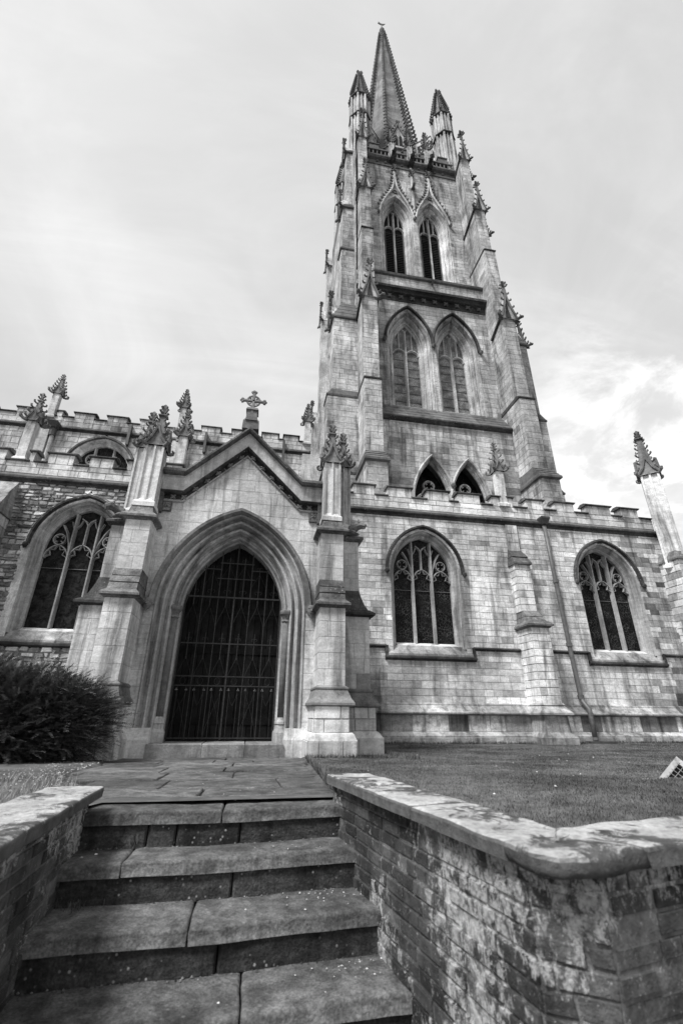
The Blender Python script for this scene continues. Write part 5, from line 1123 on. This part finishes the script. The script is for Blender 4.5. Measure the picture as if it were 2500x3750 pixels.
# steps
AZ = math.radians(-3.5); vN = Vector((math.sin(AZ), math.cos(AZ))); uN = Vector((math.cos(AZ), -math.sin(AZ)))
def on_line(x, d): return Vector((x, (d-vN.x*x)/vN.y))
def xl(y): return -0.945
def xr(y): return 0.655+(3.627-y)*0.198
steps = thing('stone_steps', 'worn stone steps climbing between two low brick walls', 'steps', (0, 2.9, -0.75))
DN = [3.56, 3.28, 2.94, 2.59, 2.24]; ZN = [0.20, 0.01, -0.18, -0.37, -0.56]; R1 = 0.19
JT = [[-0.12], [-0.62], [-0.21], [0.06], [-0.3]]; JR = [[-0.56, -0.39, 0.0], [-0.02], [-0.06], [0.1], [0.0]]
for i, (d, z) in enumerate(zip(DN, ZN)):
    bd = DN[i-1]+0.05 if i else 4.13
    e = [None]+JT[i]+[None]
    for a, b_ in zip(e, e[1:]):
        fl = on_line(xl(0)-.03 if a is None else a+.003, d-0.03); fr = on_line((xr(d)+.03) if b_ is None else b_-.003, d-0.03)
        bl = on_line(xl(0)-.03 if a is None else a+.003, bd); br = on_line((xr(bd)+.06) if b_ is None else b_-.003, bd)
        tilt = rnd.uniform(-.003, .001)
        mb = slab([fl, fr, br, bl], (lambda x, y, z=z, t=tilt: z+t-.010*math.exp(-((x+.12)/.42)**2)), 0.07, 34, 8, 0.016, 0.006, i*7.3+(a or 0)*3, rnd.uniform(.92, 1.08)); mb.build('tread', 'slab', steps, True)
    e = [xl(0)-.05]+JR[i]+[xr(d)+.05]; zlo = (ZN[i+1] if i < 4 else -0.75)-0.02
    mp = lambda u, zz_, dd, d=d: (on_line(u, d)-vN*dd).to_3d()+Vector((0, 0, zz_))
    for a, b_ in zip(e, e[1:]):
        v = []
        for dd, ins in ((-0.15, .0), (0.0, .0), (0.012, .012)):
            v.append([mp(a+.004+ins, zlo+ins, dd), mp(b_-.004-ins, zlo+ins, dd), mp(b_-.004-ins, z-0.066-ins, dd), mp(a+.004+ins, z-0.066-ins, dd)])
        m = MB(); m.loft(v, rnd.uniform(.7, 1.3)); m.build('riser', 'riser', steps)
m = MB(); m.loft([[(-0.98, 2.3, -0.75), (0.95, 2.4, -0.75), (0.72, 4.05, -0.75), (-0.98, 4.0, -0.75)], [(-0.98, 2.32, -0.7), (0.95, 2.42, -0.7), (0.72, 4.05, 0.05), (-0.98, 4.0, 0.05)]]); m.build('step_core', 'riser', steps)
# path flagstones
pth = thing('path', 'uneven stone flagged path leading from the steps to the porch door', 'path', (-0.5, 4.2, 0.0)); pth['kind'] = 'structure'
ry = [4.15, 4.74, 5.66, 6.6, 7.5, 8.35, 9.2, 10.04]
for y0, y1 in zip(ry, ry[1:]):
    x = path_l(y0)+rnd.uniform(-.15, .05); xe = path_r(y0)+rnd.uniform(-.02, .1); cuts = [x]
    while cuts[-1] < xe-0.5: cuts.append(cuts[-1]+rnd.uniform(0.55, 1.1))
    cuts = [c for c in cuts if c < xe-0.35]+[xe]
    for a, b_ in zip(cuts, cuts[1:]):
        g = 0.009; k = rnd.uniform(-.012, .012); tl = rnd.uniform(-.006, .008)
        sk = lambda xx, yy: Vector((xx, yy+0.02*xx+rnd.uniform(-.012, .012)))
        mb = slab([sk(a+g+k, y0+g), sk(b_-g+k, y0+g), sk(b_-g, y1-g), sk(a+g, y1-g)], (lambda x, y, t=tl: path_z(y)+t), 0.08, 5, 5, 0.016, 0.007, rnd.uniform(0, 90), rnd.uniform(.8, 1.2)); mb.build('flagstone', 'path', pth, True)
m = MB(); V_ = [(path_l(y)-.05, y, path_z(y)-.02) for y in (4.1, 5, 6, 8, 10.1)]; W_ = [(path_r(y)+.05, y, path_z(y)-.02) for y in (4.1, 5, 6, 8, 10.1)]; m.strip(V_, W_, .6); m.build('path_bed', 'soil', pth)

# brick walls
BR = {}
def brick_face(wall, p0, p1, z0, z1, outward, tag_, rough=0.0022):
    p0, p1 = Vector(p0), Vector(p1); L_ = (p1-p0).length; d = (p1-p0)/L_; n = Vector(outward).normalized(); k = 0; ch = 0.062; z = z1
    wob = lambda u_, z_: z_+0.006*noise.noise((u_*2.2+p0.x*3, z_*3, 7.7))
    P3 = lambda u_, z_, o_: tuple((p0+d*u_+n*o_).to_3d()+Vector((0, 0, wob(u_, z_))))
    L = BR.setdefault(wall.name, [])
    while z > z0+0.02:
        zl = max(z-ch, z0); u = -rnd.uniform(0.0, 0.18)
        while u < L_-0.02:
            w_ = rnd.uniform(0.186, 0.200) if (k % 3 or rnd.random() < .4) else 0.098
            a, b_ = max(u, 0)+.005, min(u+w_, L_)-.005
            if b_-a > 0.025:
                j = lambda: rnd.uniform(-rough, rough); pr = rnd.uniform(-0.001, 0.007)
                if rnd.random() < .05: pr = -0.014
                q = [(a+j(), zl+.006+j()), (b_+j(), zl+.006+j()), (b_+j(), z-.006+j()), (a+j(), z-.006+j())]
                cu, cz = (a+b_)/2, (zl+z)/2
                v = [P3(uu, zz_, -.03) for uu, zz_ in q]+[P3(uu, zz_, pr-.004) for uu, zz_ in q]+[P3(cu+(uu-cu)*.96, cz+(zz_-cz)*.88, pr+rnd.uniform(-.0015, .0015)) for uu, zz_ in q]
                f = [(8, 9, 10, 11)]+[(s+i_, s+(i_+1) % 4, s+4+(i_+1) % 4, s+4+i_) for s in (0, 4) for i_ in range(4)]
                P = [proj(p) for p in v[8:]]; A = 0
                if all(P) and -50 < P[0][0] < 2550 and P[0][1] < 3850: A = abs(sum(P[i_][0]*P[(i_+1) % 4][1]-P[(i_+1) % 4][0]*P[i_][1] for i_ in range(4)))
                L.append((A, v, f, max(.4, rnd.gauss(1, .34))))
            u += w_
        z -= ch; k += 1
    mb = MB(); nu_, nz_ = max(2, int(L_/.03)), max(4, int((z1-z0)/.03))                # lime mortar, roughly flush with the bricks
    off = lambda u_, z_: -.004+.004*noise.noise((u_*23, z_*23, 1.1))
    for j_ in range(nz_):
        za, zb_ = z0+(z1-z0)*j_/nz_, z0+(z1-z0)*(j_+1)/nz_
        mb.strip([P3(L_*i_/nu_, za, off(L_*i_/nu_, za)) for i_ in range(nu_+1)], [P3(L_*i_/nu_, zb_, off(L_*i_/nu_, zb_)) for i_ in range(nu_+1)], 1.0)
    mb.build('mortar_bed', 'lime', wall, True)
def brick_emit(wall):
    L = sorted(BR[wall.name], key=lambda b: -b[0])
    for A, v, f, t in L[:300]: link('brick', mesh('brick', v, f, [t]*9, M['brick']), wall)
    mb = MB()
    for A, v, f, t in L[300:]:
        b0 = mb.add(v); mb.f += [tuple(b0+i_ for i_ in q) for q in f]; mb.t += [t]*9
    if mb.f: mb.build('brick_courses', 'brick', wall, kind='stuff')
CAP_R = 0.365; CAP_L = 0.33
# right wall: inner face along the steps, rounded corner, front branch running right
RW = thing('brick_wall', 'low lichened brick wall with stone coping turning the corner right of the steps', 'wall', (0.9, 2.4, -0.75))
dI = (Vector((0.868, 1.82))-Vector((0.59, 3.60))).normalized(); nI = Vector((dI.y, -dI.x)); nI = nI if nI.x > 0 else -nI      # nI points away from the steps
E0 = Vector((0.575, 3.72)); E1 = Vector((0.885, 1.73)); K0 = Vector((1.13, 1.545)); BL = 8.0
Fi0, Fi1 = E0+nI*0.055, E1+nI*0.055+dI*0.02; nB = Vector((BD.y, -BD.x))
Fc1 = K0-nB*0.05
m = MB(); zc = CAP_R-0.057
out_ = [Fi0+nI*.02, Fi1+nI*.03, Fc1-nB*.03, Fc1+BD*BL-nB*.03]; inn_ = [Fi0+nI*.26, WC+Vector((-.05, -.02)), WC+Vector((.02, -.03)), Fc1+BD*BL-nB*.30]
for a, b_, c, d in zip(out_, out_[1:], inn_, inn_[1:]): m.loft([[a.to_3d()+Vector((0, 0, -.8)), b_.to_3d()+Vector((0, 0, -.8)), d.to_3d()+Vector((0, 0, -.8)), c.to_3d()+Vector((0, 0, -.8))], [a.to_3d()+Vector((0, 0, zc)), b_.to_3d()+Vector((0, 0, zc)), d.to_3d()+Vector((0, 0, zc)), c.to_3d()+Vector((0, 0, zc))]])
m.build('mortar_core', 'mortar', RW)
brick_face(RW, Fi0, Fi1, -0.75, zc, -nI, 'i'); brick_face(RW, Fi1, Fc1, -0.75, zc, Vector(((Fc1-Fi1).y, -(Fc1-Fi1).x)), 'c', .006); brick_face(RW, Fc1, Fc1+BD*2.4, -0.75, zc, nB, 'f')
brick_face(RW, Fi0+nI*.28, Fi0, -0.2, zc, -dI, 'e')
brick_emit(RW)
def cope(c4, zt, sd_, tone=1.0, th=0.058): slab(c4, zt, th, 22, 12, 0.016, 0.008, sd_, tone).build('coping_stone', 'coping', RW if zt == CAP_R else LWALL, True)
q = [0, 0.62, 1.30, 2.0]
for a, b_ in zip(q, q[1:]):
    w0, w1 = .33, .33; cope([E0+dI*(a+.004), E0+dI*(b_-.004), E0+dI*(b_-.004)+nI*w1, E0+dI*(a+.004)+nI*w0], CAP_R, a*9, rnd.uniform(.8, 1.2))
# corner coping stone with a rounded nose
e1 = E0+dI*2.004
mb = MB(); pts = []
cpl = [e1, e1+dI*0.06, Vector((0.905, 1.60)), Vector((0.955, 1.545)), Vector((1.03, 1.53)), Vector((1.13, 1.545)), Vector((1.30, 1.59)), Vector((1.29, 1.905)), Vector((1.165, 1.88)), e1+nI*.33]
ctr = Vector((1.06, 1.71)); rings = []; fine = []
for a, b_ in zip(cpl, cpl[1:]+cpl[:1]):
    nn_ = max(2, int((b_-a).length/.025))
    fine += [a+(b_-a)*(k/nn_) for k in range(nn_)]
for ins, dz in ((0.004, -.058), (0.0, -.04), (0.0, -.016), (0.006, -.006), (0.016, 0.0), (0.05, 0.001), (0.12, 0.002), (0.2, 0.0), (0.3, 0.002), (1.0, 0.0)):
    ring = []
    for p in fine:
        dd = (ctr-p); l_ = dd.length; q_ = p+dd/l_*min(ins, l_*.97); jx, jy = (noise.noise((p.x*11, p.y*11, 3.3+dz*30))*.009, noise.noise((p.x*11, p.y*11, 8.8+dz*30))*.009) if ins < .1 else (0, 0)
        ring.append((q_.x+jx, q_.y+jy, CAP_R+dz+noise.noise((q_.x*8, q_.y*8, 2.0))*.007+noise.noise((q_.x*25, q_.y*25, 2.0))*.003))
    rings.append(ring)
mb.loft(rings, 1.05); mb.build('coping_stone', 'coping', RW, True)
q0 = K0+BD*0.18
for k in range(7): cope([q0+BD*(k*1.1+.004), q0+BD*(k*1.1+1.096), q0+BD*(k*1.1+1.096)-nB*.33, q0+BD*(k*1.1+.004)-nB*.33], CAP_R, 40+k*3, rnd.uniform(.85, 1.15))
# left wall
LWALL = thing('brick_wall', 'low lichened brick wall with stone coping left of the steps', 'wall', (-1.05, 2.5, -0.75))
l0, l1 = Vector((-0.935, 3.56)), Vector((-0.875, 1.72)); dL = (l1-l0).normalized(); nL = Vector((-1, 0))
m = MB(); m.loft([[(-.955, 3.52, -.8), (-.9, 1.75, -.8), (-1.16, 1.75, -.8), (-1.2, 3.52, -.8)], [(-.955, 3.52, CAP_L-.057), (-.9, 1.75, CAP_L-.057), (-1.16, 1.75, CAP_L-.057), (-1.2, 3.52, CAP_L-.057)]]); m.box(-8, -.95, 1.77, 2.0, -.8, CAP_L-.058); m.build('mortar_core', 'mortar', LWALL)
brick_face(LWALL, l0, l1, -0.75, CAP_L-.057, (1, 0), 'l'); brick_face(LWALL, (-.92, 1.755), (-3.0, 1.755), -0.75, CAP_L-.057, (0, -1), 'lf')
brick_emit(LWALL)
c0, c1 = Vector((-0.872, 3.58)), Vector((-0.795, 1.70)); dc = (c1-c0).normalized(); q = [0, 0.7, 1.25, 1.86]
for a, b_ in zip(q, q[1:]): cope([c0+dc*(a+.004), c0+dc*(b_-.004), c0+dc*(b_-.004)+Vector((-.36, 0)), c0+dc*(a+.004)+Vector((-.34, 0))], CAP_L, 70+a*5, rnd.uniform(.8, 1.15))
for k in range(6): cope([Vector((-1.2-k*1.1, 1.71)), Vector((-1.2-k*1.1-1.09, 1.71)), Vector((-1.2-k*1.1-1.09, 2.04)), Vector((-1.2-k*1.1, 2.04))], CAP_L, 90+k, rnd.uniform(.85, 1.1))

# ---------------------------------------------------------------- grass
rs = np.random.RandomState(5)
def blades(n, xr_, yr_, hmin, hmax, ok, wscale=1.0):
    P = []; 
    while len(P) < n:
        f = rs.rand(4000, 2); y = yr_[0]*(yr_[1]/yr_[0])**f[:, 0]; x = xr_[0]+(xr_[1]-xr_[0])*f[:, 1]
        for a, b_ in zip(x, y):
            if ok(a, b_): P.append((a, b_))
            if len(P) >= n: break
    V, F, T = [], [], []
    for x, y in P:
        z = ground_z(x, y)-.004; d = math.hypot(x, y); h = rs.uniform(hmin, hmax)*(1+.25*noise.noise((x*2, y*2, 4))); w = (0.0012+0.00045*d)*wscale; a = rs.rand()*6.28; l = rs.uniform(0, .6)*h; c, s = math.cos(a), math.sin(a)
        b0 = len(V); V += [(x-w*c, y-w*s, z), (x+w*c, y+w*s, z), (x+l*s+w*.4*c, y-l*c+w*.4*s, z+h*.6), (x+1.7*l*s, y-1.7*l*c, z+h)]
        F += [(b0, b0+1, b0+2), (b0, b0+2, b0+3)]; t = rs.uniform(.75, 1.45); T += [t, t]
    return V, F, T
def okR(x, y):
    if y < ystart(x)+.10: return False
    if x < path_r(y)+.02: return False
    if y > 14.05: return False
    if 1.0 < x < 2.85 and y > 9.2: return False
    p = proj((x, y, .2)); return p is not None and -60 < p[0] < 2620
V, F, T = blades(190000, (0.7, 17.5), (1.9, 14.1), .008, .023, okR)
link('grass', mesh('grass', V, F, T, M['grass']), None, None, 'stuff', 'short mown lawn between the wall and the church')['category'] = 'grass'
def okE(x, y):
    if not okR(x, y): return False
    e = min(abs(y-13.98), (y-ystart(x)-.1)*1.0, (x-path_r(y))*1.0, 9 if not (0.9 < x < 3.1 and y > 8.6) else min(abs(y-9.15), abs(x-2.9)))
    return e < .07+.06*noise.noise((x*3, y*3, 2))
V, F, T = blades(9000, (0.7, 17.5), (1.9, 14.1), .03, .10, okE)
link('grass', mesh('grass', V, F, T, M['grass']), None, None, 'stuff', 'longer grass fringing the lawn along walls and path')['category'] = 'grass'
def okL(x, y): return x < path_l(y)-.02 and x < -1.18 and y < 5.6+.5*noise.noise((x, y, 1)) and x > -6
V, F, T = blades(9000, (-5, -1.15), (1.95, 6.2), .03, .11, okL, .9)
link('grass', mesh('grass', V, F, T, M['dry']), None, None, 'stuff', 'dry straggling grass beside the left wall')['category'] = 'grass'
# gravel and leaf litter on the bed under the bush
V, F, T = [], [], []
def chip(x, y, z, s, t):
    b0 = len(V); a = rs.rand()*6.28; c, q_ = math.cos(a)*s, math.sin(a)*s; e = s*rs.uniform(.4, .9)
    V.extend([(x-c, y-q_, z), (x+q_*.8, y-c*.8, z), (x+c, y+q_, z), (x-q_*.8, y+c*.8, z), (x+rs.uniform(-.3, .3)*s, y+rs.uniform(-.3, .3)*s, z+e)])
    for i in range(4): F.append((b0+i, b0+(i+1) % 4, b0+4)); T.append(t)
for _ in range(5200):
    x, y = rs.uniform(-7, -1.3), rs.uniform(4.3, 9.2)
    if x < path_l(y)+.12: chip(x, y, ground_z(x, y)-.002, rs.uniform(.006, .018), rs.uniform(.15, 1.0))
link('gravel', mesh('gravel', V, F, T, M['litter']), None, None, 'stuff', 'pale gravel and leaf litter under the dark bush')['category'] = 'gravel'
V, F, T = [], [], []
for i, (cx, cy, n, sp_) in enumerate(((0.55, 3.22, 45, .09), (0.62, 2.88, 60, .10), (0.66, 2.50, 70, .10), (0.45, 3.25, 30, .25), (-0.4, 3.2, 8, .4), (0.1, 2.8, 16, .5), (0.1, 2.45, 14, .5), (-0.2, 4.6, 30, .8), (-.4, 6, 50, 1.3), (0.5, 5.2, 30, .5))):
    for _ in range(n):
        x, y = cx+rs.normal()*sp_, cy+rs.normal()*sp_*.6; d = vN.x*x+vN.y*y
        z = 0.205 if d > DN[0] else next((ZN[k] for k in range(1, 5) if d > DN[k]-.02), -.75)
        if y > 4.13: z = path_z(y)+.004
        if d < DN[0] and any(abs(d-dd+.01) < .03 for dd in DN): continue
        if x > xr(y)-.03 or x < -.93: continue
        chip(x, y, z+.003, rs.uniform(.003, .008), rs.uniform(.5, 1.5)) if rs.rand() < .65 else None
for i in range(5):                                           # dirt and leaf crumbs lodged at the foot of each riser
    for _ in range(90):
        x = rs.uniform(-.92, xr(DN[i])-.02); dd = DN[i]-.012-abs(rs.normal())*.016; q_ = on_line(x, dd)
        if rs.rand() < .35+.65*abs(x+.1): chip(q_.x, q_.y, (ZN[i+1] if i < 4 else -.75)+.002-.010*math.exp(-((x+.12)/.42)**2), rs.uniform(.003, .010), rs.uniform(.05, .45))
for _ in range(70):
    x, y = rs.uniform(1.2, 12), rs.uniform(3, 12)
    if okR(x, y): chip(x, y, ground_z(x, y)+.016, rs.uniform(.008, .016), rs.uniform(.3, 1.6))
chip(-.80, 3.38, .012, .012, 1.5); chip(-.86, 3.32, .012, .014, .6)
link('grit', mesh('grit', V, F, T, M['litter']), None, None, 'stuff', 'pale grit and petals scattered on the steps and path')['category'] = 'grit'
def tuft(x, y, z, n, h, lab, sp_=.03):
    V, F, T = [], [], []
    for _ in range(n):
        a = rs.rand()*6.28; l = rs.uniform(.3, 1.1)*h; px, py = x+rs.normal()*sp_*.5, y+rs.normal()*sp_*.3; c, s = math.cos(a), math.sin(a); w = .0018; hh = h*rs.uniform(.5, 1)
        b0 = len(V); V += [(px-w*s, py+w*c, z), (px+w*s, py-w*c, z), (px+l*.5*c+w*s, py+l*.5*s*.5, z+hh*.8), (px+l*.5*c-w*s, py+l*.5*s*.5, z+hh*.8), (px+l*c, py+l*s*.5, z+hh*rs.uniform(.4, 1))]
        F += [(b0, b0+1, b0+2, b0+3), (b0+3, b0+2, b0+4)]; t = rs.uniform(.15, .6); T += [t, t]
    o = link('grass_tuft', mesh('grass_tuft', V, F, T, M['dry']), None, None, None, lab); o['category'] = 'grass'; o['group'] = 'weeds growing in the steps'
tuft(-.80, 3.20, -.18, 70, .06, 'matted dry grass tuft in the left corner of the third tread', .10)
tuft(-.62, 3.50, .01, 26, .09, 'thin dry weed growing against the top riser at left'); tuft(.80, 2.92, -.18, 14, .05, 'tiny weed in the corner by the right wall', .05)

# ---------------------------------------------------------------- yew bush
bush = thing('yew_bush', 'dark spreading yew bush beside the left side of the porch', 'bush', (-4.2, 8.7, 0.05))
V, F, T = [], [], []; TV = MB(); br = random.Random(3)
def spray(o, d, ln, tone):
    d = d.normalized(); s0 = d.cross(Vector((0, 0, 1))); s0 = s0.normalized() if s0.length > .01 else Vector((1, 0, 0)); u0 = s0.cross(d)
    nk = 11
    for k in range(nk):
        f = (k+.6)/nk; p = o+d*ln*f+Vector((0, 0, -.16*ln*f*f))
        for s in (-1, 1):
            q = (s0*s*br.uniform(.7, 1)+d*.7+u0*br.uniform(-.05, .5)).normalized()*ln*.17*(1.2-.7*f); w = d*ln*.026
            b0 = len(V); V.extend([tuple(p-w), tuple(p+w), tuple(p+q+w*.6), tuple(p+q-w*.3)]); F.append((b0, b0+1, b0+2, b0+3)); T.append(tone*br.uniform(.6, 1.5))
lobes = [(-5.6, 9.3, .82, 1.5, 1.2, .82), (-4.5, 8.9, .78, 1.25, 1.0, .74), (-3.6, 8.85, .74, 1.05, .85, .70), (-2.95, 8.8, .62, .80, .65, .62), (-6.8, 9.6, .9, 1.2, 1.1, .8), (-4.0, 8.5, .4, 1.3, .7, .45)]
for cx, cy, cz, rx, ry_, rz in lobes:
    for _ in range(int(2300*rx*rz)):
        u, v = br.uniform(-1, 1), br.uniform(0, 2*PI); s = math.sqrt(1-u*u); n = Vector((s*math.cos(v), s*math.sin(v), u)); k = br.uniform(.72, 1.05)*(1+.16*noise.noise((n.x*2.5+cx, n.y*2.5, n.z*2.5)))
        p = Vector((cx+n.x*rx*k, cy+n.y*ry_*k, cz+n.z*rz*k))
        if p.z < .08: continue
        d = Vector((n.x*1.0+.25, n.y*.8, n.z*.5+.18))+Vector((br.uniform(-.4, .4), br.uniform(-.4, .4), br.uniform(-.25, .25)))
        spray(p, d, br.uniform(.14, .34), (.6+.9*max(0, k-.72)/.33)*br.choice([.6, .8, 1, 1.5]))  # outer sprays paler, inner ones darker: depth shading put into the tone
for _ in range(150):
    a = br.uniform(-.9, .35); o = Vector((br.uniform(-3.4, -2.6), br.uniform(8.3, 8.9), br.uniform(.3, 1.15))); spray(o, Vector((1, -.35, a*.5+.15)), br.uniform(.25, .48), 1.2)
link('foliage', mesh('foliage', V, F, T, M['yew']), bush)
for cx, cy, cz, rx, ry_, rz in lobes:
    for k in range(7):
        a = k*.9; TV.tube([(cx, cy+.1, 0), (cx+.3*rx*math.cos(a), cy+.3*ry_*math.sin(a), cz*.6), (cx+.8*rx*math.cos(a), cy+.8*ry_*math.sin(a), cz+.3*rz)], [.04, .025, .008], 5)
TV.build('branches', 'twig', bush)
# leaf sprays deep inside each lobe, with inner shade put into a darker tone
V, F, T = [], [], []
for cx, cy, cz, rx, ry_, rz in lobes:
    for _ in range(int(1500*rx*rz)):
        u, v = br.uniform(-1, 1), br.uniform(0, 2*PI); s = math.sqrt(1-u*u); n = Vector((s*math.cos(v), s*math.sin(v), u)); k = br.uniform(.3, .75)
        p = Vector((cx+n.x*rx*k, cy+n.y*ry_*k, max(.06, cz+n.z*rz*k))); spray(p, n+Vector((0, 0, .2)), .3, .6)
link('inner_foliage', mesh('inner_foliage', V, F, T, M['yew']), bush)

# ---------------------------------------------------------------- sunken light cage in the lawn
cg = thing('light_cage', 'pale square metal frame with wire mesh standing on its corner in the lawn', 'lamp', (4.35, 4.6, 0.16))
cx, cy, zc_ = 4.38, 4.62, 0.11
rot = Matrix.Translation((cx, cy, zc_)) @ Matrix.Rotation(-0.62, 4, 'Z') @ Matrix.Rotation(math.radians(-14), 4, 'X') @ Matrix.Rotation(PI/4, 4, 'Y')
S_ = .20
for k in range(4):
    m = MB(rot @ Matrix.Rotation(k*PI/2, 4, 'Y')); m.rects([(-S_, S_, -.02, .12, S_-.045), (-S_+.0, S_, -.02, .12, S_)], rnd.uniform(.9, 1.1)); m.build('frame_side', 'cage', cg)
    for j in range(7):
        m = MB(rot @ Matrix.Rotation(k*PI/2, 4, 'Y')); m.box(-S_+.05+j*.05-.016, -S_+.05+j*.05+.016, .02, .035, S_+.0005, S_+.002, .1); m.build('painted_vent_slot', 'lead', cg)  # thin dark strips on the surface; slot darkness is in their colour
for k in range(8):
    q = -S_+.05+k*.0428
    for a, b_ in (((q, -.025, -S_+.03), (q, -.025, S_-.03)), ((-S_+.03, -.028, q), (S_-.03, -.028, q))):
        m = MB(rot); m.tube([a, b_], .0025, 4); m.build('wire', 'wire', cg)
m = MB(rot); m.box(-S_+.04, S_-.04, .10, .115, -S_+.04, S_-.04); m.build('back_plate', 'lead', cg)
m = MB(); m.rects([(cx-.44, cx-.22, cy-.06, cy+.06, .10), (cx-.44, cx-.22, cy-.06, cy+.06, .175), (cx-.43, cx-.23, cy-.05, cy+.05, .19)]); m.build('kerb_stone', 'cage', cg)
